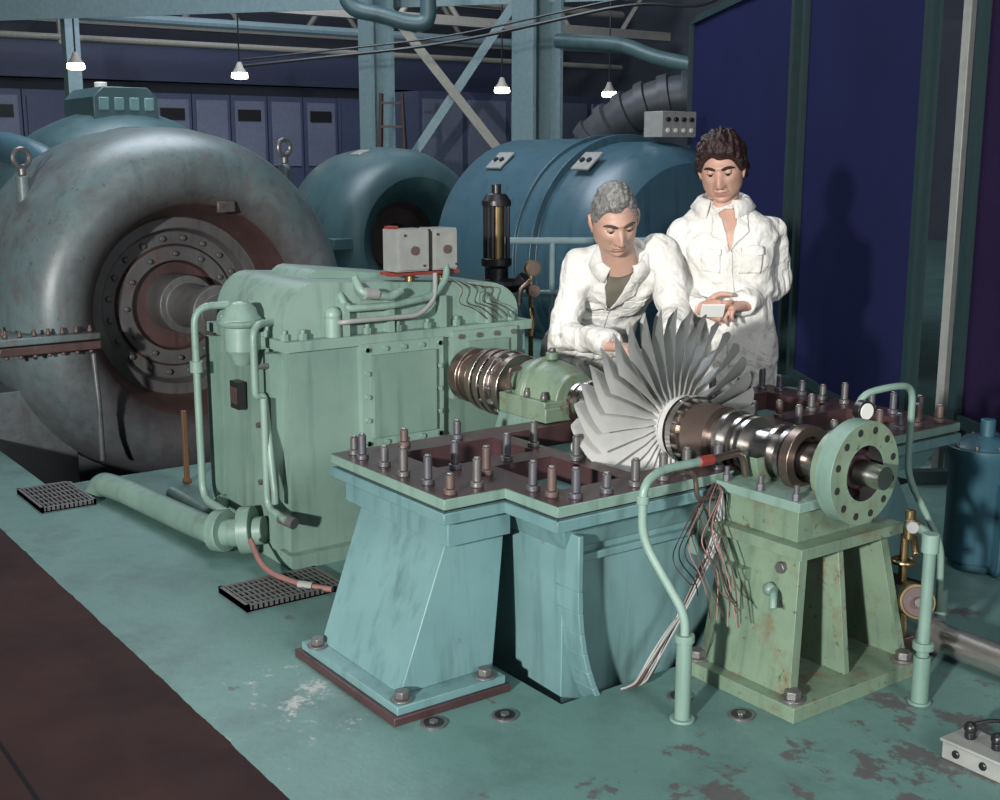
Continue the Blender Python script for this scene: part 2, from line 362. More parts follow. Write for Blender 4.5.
def grating(x0,x1,y0,y1):
    b=B('floor_grating')
    b.box(x0,x1,y0,y0+.012,.0,.022,'bolt');b.box(x0,x1,y1-.012,y1,.0,.022,'bolt');b.box(x0,x0+.012,y0,y1,.0,.022,'bolt');b.box(x1-.012,x1,y0,y1,.0,.022,'bolt')
    b.box(x0,x1,y0,y1,.001,.006,'dark')
    k=int((y1-y0)/.018)
    for i in range(k): b.box(x0,x1,y0+.018*i,y0+.018*i+.006,.006,.021,'bolt')
    for i in range(1,5): x=x0+(x1-x0)*i/5;b.box(x-.003,x+.003,y0,y1,.01,.02,'bolt')
    return b.build()
grating(-3.60,-3.38,1.47,1.82);grating(-5.22,-4.86,1.26,1.48)
# ---------------------------------------------------------------- compressor bed (table)
b=B('compressor_bed')
T=.55;YB=3.48;XR=-2.26;XC=-2.48;XL=-3.08;YF=1.62;YN=1.81
def tk(x,y):
    if XC<x and y<YN: return None
    if -2.99<x<-2.40 and 2.18<y<2.93: return -.3
    if -2.97<x<-2.76 and 1.78<y<2.12: return T-.13
    if -2.68<x<-2.38 and 1.92<y<2.12: return T-.13
    if -2.98<x<-2.70 and 3.02<y<3.36: return T-.13
    if -2.62<x<-2.38 and 3.02<y<3.36: return T-.13
    return T
gx=sorted({XL,XR,XC,-2.99,-2.40,-2.97,-2.76,-2.68,-2.38,-2.98,-2.70,-2.62});gy=sorted({YF,YB,YN,2.18,2.93,1.78,2.12,1.92,3.02,3.36})
grid(b,gx,gy,tk,'rusttop','rusttop',T)
def rimside(off,z0,z1,mt):
    P=[(XL-off,YF-off),(XC+off,YF-off),(XC+off,YN-off),(XR+off,YN-off),(XR+off,YB+off),(XL-off,YB+off)]
    Q=[(XL+.02,YF+.02),(XC-.02,YF+.02),(XC-.02,YN+.02),(XR-.02,YN+.02),(XR-.02,YB-.02),(XL+.02,YB-.02)]
    for i in range(6):
        j=(i+1)%6
        b.hexa([(*P[i],z0),(*P[j],z0),(*Q[j],z0),(*Q[i],z0)],[(*P[i],z1),(*P[j],z1),(*Q[j],z1),(*Q[i],z1)],mt)
rimside(.0,T-.03,T-.001,'sage2');rimside(-.012,T-.038,T-.029,'dark');rimside(.004,T-.068,T-.037,'tbl')
b.box(XL+.03,XC-.03,YF+.03,YN+.04,T-.14,T-.065,'tbl')
b.taper((-3.04,-2.34,1.90,YB-.06),(-3.05,-2.30,1.86,YB-.03),T-.15,T-.065,'tbl')
b.hexa([(-3.0,1.97,-.42),(-2.38,1.92,-.42),(-2.38,3.1,-.42),(-3.0,3.1,-.42)],[(-3.03,1.90,T-.15),(-2.35,1.90,T-.15),(-2.35,3.3,T-.15),(-3.03,3.3,T-.15)],'tbl')
arc=[(-2.34,1.90,T-.10),(-2.34,1.90,.30)]+[(-2.34,1.90+.26*(1-math.cos(a)),.30-.46*math.sin(a)) for a in [math.pi/2*i/12 for i in range(13)]]
for i in range(len(arc)-1):
    p,q=V(arc[i]),V(arc[i+1]);d_=(q-p).normalized();nn=V((0,-d_.z,d_.y))*.016
    b.hexa([p+V((-.04,0,0)),p+V((.055,0,0)),q+V((.055,0,0)),q+V((-.04,0,0))],[p+V((-.04,0,0))+nn,p+V((.055,0,0))+nn,q+V((.055,0,0))+nn,q+V((-.04,0,0))+nn],'tbl')
b.box(-2.365,-2.33,1.93,2.36,T-.19,T-.17,'tbl')
b.box(-2.99,-2.44,1.44,1.80,.0,.022,'rusttop')
b.box(-2.975,-2.45,1.455,1.79,.022,.045,'tbl')
b.taper((-2.94,-2.51,1.50,1.79),(-2.98,-2.54,1.665,1.85),.045,T-.13,'tbl')
for (x,y) in ((-2.485,1.49),(-2.475,1.74),(-2.92,1.478)):
    b.cyl((x,y,.045),(x,y,.050),.030,'bolt');b.nut((x,y,.05),(0,0,1),.020,.020,'bolt')
b.taper((-2.95,-2.50,3.44,3.70),(-2.98,-2.52,3.25,3.46),0,T-.14,'tbl')
for xx in (-3.05,-2.36):
    b.box(xx-.02,xx+.04,2.36,2.64,T-.25,T-.06,'sage')
st=[]
for i in range(3): st.append((-3.03,1.68+.17*i))
for i in range(5): st.append((-2.97+.112*i,1.665))
st+=[(-2.72,1.82),(-2.72,1.98),(-2.63,1.85),(-2.53,1.76)]
for i in range(2): st.append((-2.42+.08*i,1.86))
for i in range(6): st.append((-2.30,1.90+.10*i))
for i in range(5): st.append((-3.03,2.9+.12*i))
for i in range(6): st.append((-2.30,2.90+.105*i))
for i in range(7): st.append((-2.97+.1*i,3.42))
for i in range(2): st.append((-2.66,3.06+.16*i))
st+=[(-2.60,2.15),(-2.80,2.15),(-2.5,2.97),(-2.7,2.97)]
for k,(x,y) in enumerate(st):
    x+=random.uniform(-.008,.008);y+=random.uniform(-.008,.008)
    h=random.choice((.055,.07,.075,.05));mt=random.choice(('boltb','boltb','bolt','bolt','boltr'))
    b.cyl((x,y,T-.001),(x,y,T+.014),.018,mt,n=16);b.cyl((x,y,T+.014),(x,y,T+h),.012,mt,n=14);b.cyl((x,y,T+h),(x,y,T+h+.005),.009,'alu',n=12)
b.build(.004)
# ---------------------------------------------------------------- rotor train
def S(x): return (x,YS,ZS)
b=B('drive_coupling')
b.rev(S(-3.647),AX,[(0,0),(.0,.10),(.05,.10),(.05,.085),(.09,.085),(.09,.06),(.13,.06),(.13,.115),(.16,.115),(.16,.092),(.18,.092),(.18,.118),(.21,.118),(.21,.09),(.225,.09),(.225,.118),(.255,.118),(.255,.10),(.29,.10),(.29,.112),(.32,.112),(.32,.07),(.37,.065),(.37,.0)],['bronze']*6+['steel','bronze']*8+['bronze'],n=40)
for i in range(12):
    a=2*math.pi*i/12;b.nut((-3.44,YS+.105*math.cos(a),ZS+.105*math.sin(a)),AX,.009,.07,'bolt')
b.build(.003)
b=B('shaft_bearing_housing')
b.taper((-3.40,-3.09,2.28,2.72),(-3.27,-3.09,2.36,2.64),0,.555,'sage')
b.box(-3.27,-3.015,2.36,2.64,.553,.60,'ylw')
b.rev(S(-3.275),AX,[(0,0),(0,.085),(.015,.11),(.08,.12),(.08,.128),(.11,.128),(.11,.12),(.19,.11),(.22,.09),(.25,.09),(.25,0)],'ylw',n=32,a0=0,a1=360)
b.box(-3.27,-3.02,2.36,2.64,.595,.62,'ylw')
for x in (-3.24,-3.14,-3.05):
    for y in (2.38,2.62): b.nut((x,y,.62),(0,0,1),.013,.02,'bolt',.03)
b.cyl((-3.16,2.5,.73),(-3.16,2.5,.755),.022,'ylw');b.nut((-3.16,2.5,.755),(0,0,1),.014,.014,'bolt')
b.tube([(-3.23,2.42,.70),(-3.21,2.36,.70),(-3.19,2.34,.64)],.008,'bronze',fil=.02)
b.build(.004)
b=B('turbine_rotor')
b.rev(S(-3.02),AX,[(0,0),(0,.05),(.02,.05),(.02,.07),(.035,.07),(.035,.055),(.06,.055),(.06,.078),(.08,.078),(.08,.05),(.11,.05),(.11,.075),(.18,.078)],['steel']*4+['bronze']*2+['steel']*6,n=40)
b.rev(S(-2.86),AX,[(0,0),(0,.072),(.05,.082),(.14,.086),(.26,.085),(.305,.082),(.305,0)],'blade',n=48)
nb=34
for i in range(nb):
    th0=2*math.pi*i/nb
    nr,nc=10,9;vs=[]
    for sgn in (1,-1):
        for a_ in range(nr):
            fr=a_/(nr-1);r=.078+(.35-.078)*fr
            for c_ in range(nc):
                cc=c_/(nc-1)-.5
                ch=.15+.05*fr-.04*max(0,fr-.7)
                tw=math.radians(16+30*fr)
                x=-2.635+cc*ch*math.cos(tw)+.03*fr
                tang=cc*ch*math.sin(tw)+.035*(cc*cc*4-1)*(.4+.6*fr)
                r2=r
                if fr>.75: r2=r-.04*((fr-.75)/.25)*(abs(cc)*2)**2.5
                ang=th0+tang/max(r,.14)+.10*fr
                nrm=V((math.sin(tw),-math.sin(ang)*math.cos(tw),math.cos(ang)*math.cos(tw)))*.0019*(1.7-fr)*sgn
                vs.append(V((x,YS+r2*math.cos(ang),ZS+r2*math.sin(ang)))+nrm)
    fs=[];q=nr*nc
    for a_ in range(nr-1):
        for c_ in range(nc-1):
            k=a_*nc+c_;fs.append((k,k+1,k+nc+1,k+nc));fs.append((q+k,q+k+nc,q+k+nc+1,q+k+1))
    def edge(l):
        for u_,w_ in zip(l[:-1],l[1:]): fs.append((u_,w_,q+w_,q+u_))
    edge([c_ for c_ in range(nc)]);edge([(nr-1)*nc+c_ for c_ in range(nc)]);edge([a_*nc for a_ in range(nr)]);edge([a_*nc+nc-1 for a_ in range(nr)])
    b.add(vs,fs,'blade')
b.rev(S(-2.56),AX,[(0,.082),(.02,.085),(.02,.098),(.04,.098),(.04,.082),(.055,.082),(.055,.102),(.075,.102),(.075,.08),(.10,.078),(.10,.088),(.14,.09),(.19,.09),(.19,.07),(.225,.07),(.225,.088),(.24,.088),(.24,.07)],['steel','steel','blade','steel','bronze','steel','steel','steel','bronze']+['bronze']*4+['steel']*4,n=48)
b.rev(S(-2.32),AX,[(0,.07),(.03,.07),(.03,.082),(.045,.082),(.045,.066),(.06,.066),(.06,.082),(.075,.082),(.075,.058),(.16,.058),(.16,.078),(.175,.078),(.175,.056),(.20,.056),(.20,.078),(.215,.078),(.215,.05),(.50,.03),(.50,0)],['steel']*18,n=40)
for i in range(16):
    a=2*math.pi*i/16;b.nut((-2.485,YS+.09*math.cos(a),ZS+.09*math.sin(a)),AX,.006,.012,'bolt')
b.build(.0)
# ---------------------------------------------------------------- outboard bearing pedestal
b=B('outboard_bearing_pedestal')
b.box(-2.27,-1.87,2.26,2.80,0,.04,'ylw')
b.taper((-2.24,-2.20,2.30,2.78),(-2.22,-2.18,2.35,2.70),.04,.40,'ylw')
b.hexa([(-2.24,2.30,.04),(-1.92,2.30,.04),(-1.92,2.33,.04),(-2.24,2.33,.04)],[(-2.22,2.35,.40),(-1.95,2.35,.40),(-1.95,2.38,.40),(-2.22,2.38,.40)],'ylw')
b.hexa([(-2.24,2.75,.04),(-1.92,2.75,.04),(-1.92,2.78,.04),(-2.24,2.78,.04)],[(-2.22,2.67,.40),(-1.95,2.67,.40),(-1.95,2.70,.40),(-2.22,2.70,.40)],'ylw')
b.hexa([(-2.20,2.53,.04),(-1.93,2.53,.04),(-1.93,2.55,.04),(-2.20,2.55,.04)],[(-2.20,2.51,.40),(-1.96,2.51,.40),(-1.96,2.53,.40),(-2.20,2.53,.40)],'ylw')
b.box(-2.25,-1.92,2.32,2.73,.40,.43,'ylw')
b.box(-2.22,-1.97,2.36,2.66,.43,.52,'ylw')
b.box(-2.24,-1.95,2.34,2.69,.515,.54,'sage2')
b.rev(S(-2.22),AX,[(0,.058),(0,.095),(.03,.105),(.07,.105),(.07,.07)],'ylw',n=32,a0=180,a1=360)
for x in (-2.22,-2.1,-1.98):
    for y in (2.36,2.67): b.nut((x,y,.54),(0,0,1),.012,.018,'boltb',.04)
b.rev(S(-2.09),AX,[(0,.062),(0,.09),(.03,.09),(.03,.062)],'bronze',n=32)
fx=-1.97
b.rev(S(fx),AX,[(0,.075),(0,.105),(.04,.11),(.04,.135),(.09,.135),(.09,.072),(.02,.07)],['ylw','ylw','ylw','sage','ylw','dark'],n=48)
for i in range(12):
    a=2*math.pi*(i+.5)/12
    b.cyl((fx+.089,YS+.112*math.cos(a),ZS+.112*math.sin(a)),(fx+.0915,YS+.112*math.cos(a),ZS+.112*math.sin(a)),.010,'dark',n=14)
b.cyl((-1.93,YS,ZS),(-1.87,YS,ZS),.012,'steel')
b.rev(S(fx+.035),AX,[(0,0),(0,.072),(.015,.072),(.015,.045),(.03,.045),(.03,0)],'rusttop',n=32)
for (x,y) in ((-1.91,2.30),(-2.24,2.29),(-1.9,2.74)):
    b.cyl((x,y,.04),(x,y,.046),.032,'bolt');b.nut((x,y,.046),(0,0,1),.022,.020,'bolt')
b.box(-2.18,-2.10,2.31,2.36,.30,.33,'ylw');b.nut((-2.0,2.35,.36),(0,-1,0),.016,.02,'bolt');b.tube([(-2.02,2.34,.30),(-1.98,2.29,.30),(-1.97,2.28,.27)],.010,'sage',fil=.02);b.sph((-2.02,2.32,.30),.018,'sage',n=12,k=8)
b.build(.004)
b=B('thermocouple_wires')
for k in range(13):
    s=random.uniform(-.03,.03);e=random.uniform(-.07,.07)
    b.tube([(-2.24+s*.3,2.34,.53),(-2.20+s,2.27+s,.50+s),(-2.18+s,2.20+e,.42+e),(-2.12+e,2.22+s,.32+s),(-2.10+e*1.4,2.23-abs(e)*.4,.20+.1*random.random())],.0018,random.choice(('wire','wire','black','black','hose')),n=6,fil=.08)
b.tube([(-2.23,2.33,.50),(-2.22,2.25,.50),(-2.22,2.24,.58),(-2.22,2.16,.60)],.007,'bronze',fil=.03)
# long lead bundle draping into the pit edge
for k in range(16):
    a=random.uniform(-.022,.022);c_=random.uniform(-.022,.022);e=random.uniform(-.03,.03)
    b.tube([(-2.235,2.36,.50+a*.5),(-2.225+a*.4,2.34+c_,.40),(-2.235+c_*.5,2.26+a,.24+c_),(-2.245+a*.5,2.17+c_,.12+a),(-2.25+c_*.4,2.09+e,.015),(-2.27,2.06+e,.006)],.0032,random.choice(('gwire','gwire','wire','black')),n=6,fil=.08)
b.build()
# ---------------------------------------------------------------- standing lubrication pipes
b=B('lube_feed_pipe')
b.cyl((-2.05,2.05,0),(-2.05,2.05,.008),.032,'sage');b.cyl((-2.05,2.05,0),(-2.05,2.05,.21),.020,'sage');b.cyl((-2.05,2.05,.21),(-2.05,2.05,.23),.025,'sage')
b.tube([(-2.05,2.05,.2),(-2.05,2.05,.28),(-2.16,2.00,.46),(-2.16,2.00,.60),(-2.17,2.07,.625),(-2.17,2.24,.625)],.0115,'sage2',fil=.05)
b.cyl((-2.17,2.20,.625),(-2.17,2.25,.625),.014,'red');b.tube([(-2.17,2.25,.625),(-2.17,2.36,.63),(-2.17,2.38,.56)],.010,'bronze',fil=.03)
b.cyl((-2.16,2.00,.55),(-2.16,2.00,.57),.016,'sage2')
b.build(.002)
b=B('lube_drain_standpipe')
px,py=-1.76,2.62
b.cyl((px,py,0),(px,py,.008),.030,'sage');b.cyl((px,py,0),(px,py,.13),.022,'sage');b.cyl((px,py,.13),(px,py,.43),.016,'sage');b.cyl((px,py,.41),(px,py,.46),.022,'sage2')
b.cyl((px,py,.15),(px,py,.17),.027,'sage')
b.tube([(px,py,.42),(px-.05,py+.06,.44),(px-.12,py+.08,.44)],.013,'sage',fil=.03);b.cyl((px-.12,py+.08,.44),(px-.08,py+.065,.44),.020,'brass',n=20)
b.cyl((px-.12,py+.08,.40),(px-.12,py+.08,.48),.014,'brass',n=12);b.cyl((px-.10,py+.06,.445),(px-.085,py+.045,.445),.016,'greybox',n=16)
b.build(.002)
b=B('gauge_pipework')
b.tube([(-2.1,2.74,.60),(-2.1,2.74,.75),(-2.06,2.84,.77),(-2.06,2.93,.76),(-2.06,2.93,.50),(-1.98,3.00,.30),(-1.98,3.02,.0)],.010,'sage',fil=.05)
b.cyl((-1.98,3.02,0),(-1.98,3.02,.16),.017,'sage');b.cyl((-2.09,2.74,.71),(-2.065,2.735,.71),.029,'black');b.cyl((-2.065,2.735,.71),(-2.062,2.7345,.71),.023,'white')
b.tube([(-2.1,2.74,.62),(-2.1,2.71,.57),(-2.12,2.70,.54)],.012,'brass',fil=.02)
b.build(.001)
b=B('brass_valve')
b.tube([(-1.99,2.84,.06),(-1.99,2.84,.18),(-1.94,2.80,.20)],.022,'brass',n=16,fil=.04)
b.cyl((-1.98,2.86,.17),(-1.88,2.76,.21),.048,'brass',n=28);b.cyl((-1.88,2.76,.21),(-1.876,2.756,.212),.041,'casrust');b.cyl((-1.876,2.756,.212),(-1.86,2.74,.217),.014,'bolt')
b.cyl((-1.99,2.84,.18),(-1.99,2.84,.36),.012,'brass');b.tube([(-1.99,2.84,.36),(-1.95,2.82,.37),(-1.91,2.78,.33)],.010,'brass',fil=.02);b.ring((-1.99,2.84,.28),(0,0,1),.03,.007,'brass')
b.cyl((-1.99,2.84,.37),(-1.93,2.78,.40),.018,'brass')
b.box(-2.04,-1.96,2.815,2.87,0,.06,'bronze')
b.build(.002)
b=B('steel_discharge_pipe')
b.tube([(-1.955,2.93,.055),(-1.1,2.90,.055)],.043,'alu',n=28)
b.cyl((-1.96,2.93,.055),(-1.93,2.929,.055),.053,'bolt');b.box(-1.4,-1.36,2.86,2.95,0,.03,'bolt')
b.build(.002)
b=B('oil_tank')
tx,ty=-2.31,3.72
b.rev((tx,ty,0),(0,0,1),[(.0,0),(.0,.10),(.03,.10),(.03,.112),(.06,.118),(.38,.118),(.40,.13),(.43,.13),(.43,.11),(.455,.075),(.465,0)],'tank',n=36)
for i in range(10):
    a=2*math.pi*i/10;b.nut((tx+.12*math.cos(a),ty+.12*math.sin(a),.43),(0,0,1),.008,.018,'bolt')
b.cyl((tx,ty,.46),(tx,ty,.52),.025,'tank');b.tube([(tx+.1,ty-.06,.0),(tx+.13,ty-.08,.02),(tx+.13,ty-.08,.3),(tx+.09,ty-.05,.33)],.009,'tank',fil=.03);b.build(.003)
b=B('junction_box')
b.box(-1.55,-1.38,2.41,2.51,0,.045,'greybox');b.box(-1.555,-1.375,2.405,2.515,.043,.051,'greybox')
for x in (-1.51,-1.44):
    b.cyl((x,2.46,.051),(x,2.46,.070),.013,'black');b.sph((x,2.46,.077),.016,'black',n=16,k=10);b.cyl((x,2.41,.025),(x,2.403,.025),.010,'black')
b.tube([(-1.51,2.46,.085),(-1.48,2.52,.095),(-1.40,2.64,.02),(-1.2,2.8,.01)],.005,'black',fil=.08,n=8)
b.tube([(-1.44,2.46,.085),(-1.42,2.52,.095),(-1.35,2.58,.02),(-1.1,2.6,.01)],.005,'black',fil=.08,n=8)
b.build(.004)
for (x,y) in ((-2.40,1.53),(-2.33,1.70),(-1.98,2.19),(-2.15,2.14)):
    b=B('floor_anchor_cap');b.cyl((x,y,0),(x,y,.005),.034,'bolt',n=28);b.cyl((x,y,.005),(x,y,.0065),.026,'black',n=24);b.nut((x,y,.0065),(0,0,1),.012,.004,'bolt');b.build()
b=B('governor_regulator')
gx_,gy_=-4.23,3.04
b.rev((gx_,gy_,-.32),(0,0,1),[(0,0),(0,.10),(.02,.10),(.02,.06),(1.10,.06),(1.10,.11),(1.12,.11),(1.12,.07),(1.16,.07),(1.18,.12),(1.20,.12),(1.20,.05),(1.25,.05),(1.26,.065),(1.29,.065),(1.29,0)],'black',n=28)
b.rev((gx_,gy_,.97),(0,0,1),[(0,.035),(.22,.035),(.22,.062),(.24,.062),(.27,.04),(.27,.02),(.31,.02),(.31,0)],['brass']+['black']*6,n=28)
for a in range(4):
    t=a*math.pi/2+.6;b.cyl((gx_+.05*math.cos(t),gy_+.05*math.sin(t),.97),(gx_+.05*math.cos(t),gy_+.05*math.sin(t),1.19),.010,'black',n=8)
b.tube([(gx_+.05,gy_,.86),(gx_+.12,gy_+.03,.86),(gx_+.15,gy_+.04,.9)],.03,'black',fil=.04)
b.build(.002)
b=B('pressure_gauge_stand')
q=V((-3.96,3.02,0))
b.cyl(q+V((0,0,-.32)),q+V((0,0,.95)),.010,'brass',n=10)
b.cyl(q+V((0,-.0,.95)),q+V((.03,-.01,.95)),.032,'brass');b.cyl(q+V((.03,-.01,.95)),q+V((.033,-.011,.95)),.026,'bronze')
b.cyl(q+V((.0,0,.86)),q+V((.05,-.02,.86)),.024,'bronze');b.tube([q+V((0,0,.90)),q+V((.0,-.06,.86)),q+V((.02,-.08,.8))],.010,'bronze',fil=.03);b.tube([q+V((0,0,.78)),q+V((.05,-.03,.74)),q+V((.06,-.05,.68))],.012,'brass',fil=.03)
b.build()
b=B('guard_rail')
for k in range(2): b.tube([W(-.05,7.0,.92-.3*k),W(1.6,7.0,.92-.3*k)],.020,'colm')
for l in (-.02,.3,.75,1.2): b.cyl(W(l,7.0,0),W(l,7.0,.92),.018,'colm')
b.build()
b=B('timber_stake');b.box(-4.98,-4.96,1.90,1.92,0,.32,'wood');b.box(-4.985,-4.955,1.895,1.925,.0,.02,'wood');b.build(.002)
# ---------------------------------------------------------------- blue screens
def fabric(name,c):
    m,nt,bs=nm(name);tc=nt.nodes.new('ShaderNodeTexCoord');n=noi(nt,tc.outputs['Object'],160,2);n2=noi(nt,tc.outputs['Object'],2,3)
    cc=mix(nt,ramp(nt,n.outputs[0],.45,.7).outputs[0],c,tuple(x*1.7 for x in c));cc=mix(nt,n2.outputs[0],cc,tuple(x*.8 for x in c))
    nt.links.new(cc,bs.inputs['Base Color']);bs.inputs['Roughness'].default_value=.95;bs.inputs['Specular IOR Level'].default_value=.1
    return m
MT['fab']=fabric('navy_screen_fabric',(.012,.015,.060));MT['fab2']=fabric('plum_screen_fabric',(.016,.009,.034))
MT['fr']=plain('green_screen_frame',(.012,.032,.034),.5)
def screen(l0,d0,l1,d1,z0,z1,mt):
    b=B('welding_screen');p=W(l0,d0,0);q=W(l1,d1,0);u=(q-p);ln=u.length;u.normalize();n=V((-u.y,u.x,0))
    nx,nz=30,12;vs=[]
    for i in range(nx+1):
        for j in range(nz+1):
            s=i/nx;t=j/nz;w=.010*math.sin(s*math.pi*4)*(.3+.7*(1-t))*math.sin(s*math.pi)
            vs.append(p+u*(ln*s)+n*w+V((0,0,z0+(z1-z0)*t)))
    b.add(vs,[(i*(nz+1)+j,(i+1)*(nz+1)+j,(i+1)*(nz+1)+j+1,i*(nz+1)+j+1) for i in range(nx) for j in range(nz)],mt)
    for e in (p,q): b.obox(e+V((0,0,z1/2)),u*.03,n*.03,V((0,0,z1/2+.02)),'fr')
    b.obox((p+q)/2+V((0,0,z1)),u*(ln/2),n*.025,V((0,0,.025)),'fr');b.obox((p+q)/2+V((0,0,z0)),u*(ln/2),n*.025,V((0,0,.025)),'fr')
    for e in (p+u*.02,q-u*.02): b.obox(e+V((0,0,.03)),u*.03,n*.2,V((0,0,.03)),'fr')
    b.build()
screen(1.60,10.5,1.79,7.65,.08,2.48,'fab');screen(1.81,7.45,1.93,5.66,.08,2.48,'fab');screen(1.98,5.16,2.10,3.7,.28,2.48,'fab2')
b=B('screen_post')
p=W(1.965,5.32,0);b.obox(p+V((0,0,1.3)),(.020,0,0),(0,.020,0),(0,0,1.3),'greybox');b.box(p.x-.05,p.x+.05,p.y-.05,p.y+.05,0,.02,'greybox')
b.build(.004)
# ---------------------------------------------------------------- background machinery
b=B('blower_casing')
b.rev((-10.0,6.2,.6),AX,[(-.5,0),(-.5,.14),(-.3,.15),(-.3,.30),(-.2,.36),(-.05,.42),(.06,.5),(.12,.6),(.1,.7),(0,.8),(-.2,.86),(-.6,.88),(-1.0,.84),(-1.3,.6),(-1.35,0)],['dark','casdk','casrust','casrust','dome']+['dome']*9,n=56)
b.box(-11.2,-9.9,5.3,5.5,.55,.65,'dome');b.box(-11.0,-10.3,5.6,6.8,0,.2,'dome')
b.obox((-10.45,5.9,1.42),(.09,0,0),(0,.06,.02),(0,-.003,.012),'greybox')
b.build(.006)
b=B('electric_generator')
b.rev((-8.7,6.5,.6),AX,[(0,0),(0,.80),(.04,.90),(.10,.93),(1.15,.93),(1.15,.96),(1.20,.96),(1.20,.93),(1.36,.93),(1.36,.96),(1.41,.96),(1.41,.90),(1.75,.90),(1.95,.86),(2.1,.74),(2.15,.5),(2.15,0)],'gen',n=64)
b.box(-8.6,-6.7,5.75,7.25,0,.35,'gen')
for x in (-8.2,-7.1):
    b.obox((x,5.93,1.355),(.10,0,0),(0,.075,.062),(0,-.006,.008),'greybox')
    for s_ in (-1,1): b.cyl((x+.04*s_,5.93,1.35),(x+.04*s_,5.91,1.375),.022,'dark',n=12)
for x in (-8.45,-7.95,-7.6,-6.9): b.obox((x,5.78,.98),(.02,0,0),(0,.02,0),(0,0,.03),'greybox')
b.build(.006)
b=B('control_box');b.box(-7.0,-6.8,6.4,6.75,1.53,1.72,'greybox')
for i in range(4): b.cyl((-6.8,6.45+.08*i,1.66),(-6.78,6.45+.08*i,1.66),.018,'black',n=10);b.cyl((-6.8,6.45+.08*i,1.58),(-6.78,6.45+.08*i,1.58),.018,'white',n=10)
b.build(.004)
b=B('auxiliary_turbine')
b.rev((-10.6,3.4,.72),AX,[(0,0),(0,.9),(.06,1.0),(.5,1.04),(.9,1.02),(1.1,.9),(1.1,0)],'dome',n=48)
b.prism([(-10.4,3.12,1.66),(-10.4,3.12,1.84),(-10.4,3.2,1.92),(-10.4,3.55,1.92),(-10.4,3.63,1.84),(-10.4,3.63,1.66)],(.75,0,0),'dome');b.cyl((-10.0,3.3,1.92),(-10.0,3.3,1.97),.05,'white');b.box(-10.4,-9.6,2.6,4.2,0,.3,'dome')
for yy in (3.2,3.32,3.44,3.56): b.box(-9.655,-9.64,yy-.04,yy+.04,1.74,1.84,'tbl')
b.build(.01)
b=B('blue_header_pipe');b.tube([(-9.8,1.5,0),(-9.8,1.5,1.40),(-9.2,2.0,1.48),(-8.4,2.25,1.44),(-7.9,2.45,1.2)],.10,MT['gen'],n=24,fil=.3)
b.build()
b=B('flexible_duct')
pth=fillet([W(.86,12.5,1.1),W(.90,12.5,1.55),W(1.45,12.2,1.93),W(2.3,12.0,2.02)],.5,16)
dense=[]
for i in range(len(pth)-1):
    for k in range(6): dense.append(pth[i].lerp(pth[i+1],k/6))
dense.append(pth[-1])
L=0;rad=[]
for i,pq in enumerate(dense):
    if i: L+=(pq-dense[i-1]).length
    rad.append(.20+.035*(1 if math.sin(L*30)>.2 else 0))
b.tube(dense,.2,'duct',n=24,radii=rad)
b.cyl(W(.86,12.5,0),W(.86,12.5,1.2),.22,'dome');b.build()
def zz(y,d): return 1.4+(155-y)/1220*d
b=B('steel_frame')
DC=14.2
c=W(-1.39,DC,0);b.box(c.x-.04,c.x+.04,c.y-.13,c.y+.13,0,9,'colm')
for s in (-1,1): b.box(c.x-.14,c.x+.14,c.y+s*.13-.02,c.y+s*.13+.02,0,9,'colm')
c=W(.42,DC,0);b.box(c.x-.04,c.x+.04,c.y-.19,c.y+.19,0,9,'colm')
for s in (-1,1): b.box(c.x-.2,c.x+.2,c.y+s*.19-.02,c.y+s*.19+.02,0,9,'colm')
def bar(p,q,w,m='colm'):
    d=(q-p);n=d.normalized();a=n.cross(V((EX[0],EY[0],0))).normalized()
    b.obox((p+q)/2,d/2,a*w,V((EX[0],EY[0],0))*.03,m)
bar(W(-1.25,DC,3.0),W(.35,DC,1.0),.05,'cream');bar(W(.32,DC+.1,3.3),W(-1.2,DC+.1,1.1),.05,'colm')
b.obox((W(-7,16.3,3.2)+W(4.8,13.1,3.2))/2,(W(4.8,13.1,3.2)-W(-7,16.3,3.2))/2,V((.08,.08,0)),V((0,0,.13)),'colm')
b.build()
b=B('steel_column');c=W(-6.1,18,0);b.box(c.x-.10,c.x+.10,c.y-.10,c.y+.10,0,9,'colm');b.build()
b=B('overhead_pipework')
b.tube([W(-1.5,12.4,8.9),W(-1.5,12.4,2.80),W(-1.15,12.4,2.74),W(-.9,12.4,2.66),W(-.7,12.4,2.66),W(-.7,12.4,8.9)],.08,'dome',n=16,fil=.22)
b.tube([W(.62,13.8,2.62),W(1.3,13.4,2.55),W(1.6,13.2,2.4),W(2.0,13.0,2.3)],.08,'dome',n=16,fil=.2)
for k in range(6):
    z=3.2+.35*k;b.tube([(-20,-2,z),(-20,17.6,z)],.05+.03*(k%2),random.choice(('cream','colm')),n=10)
for y in (0,6,12): b.cyl((-20,y,3.1),(-20,y,8.9),.03,'cream',n=6)
b.build()
b=B('roof_truss')
for x in (-22,-18.5):
    for z in (3.7,4.5): b.box(x-.08,x+.08,-6,17.5,z-.08,z+.08,'cream')
    for k in range(18):
        y=-5+1.25*k;b.cyl((x,y,3.7),(x,y+(.62 if k%2 else -.62),4.5),.05,'cream',n=6)
        b.cyl((x,y,4.5),(x,y,8.95),.03,'cream',n=6)
b.build()
MT['cabA']=plain('cabinet_slate_blue',(.05,.062,.11),.5);MT['cabB']=plain('cabinet_light_panel',(.12,.135,.19),.5)
b=B('control_cabinet_row')
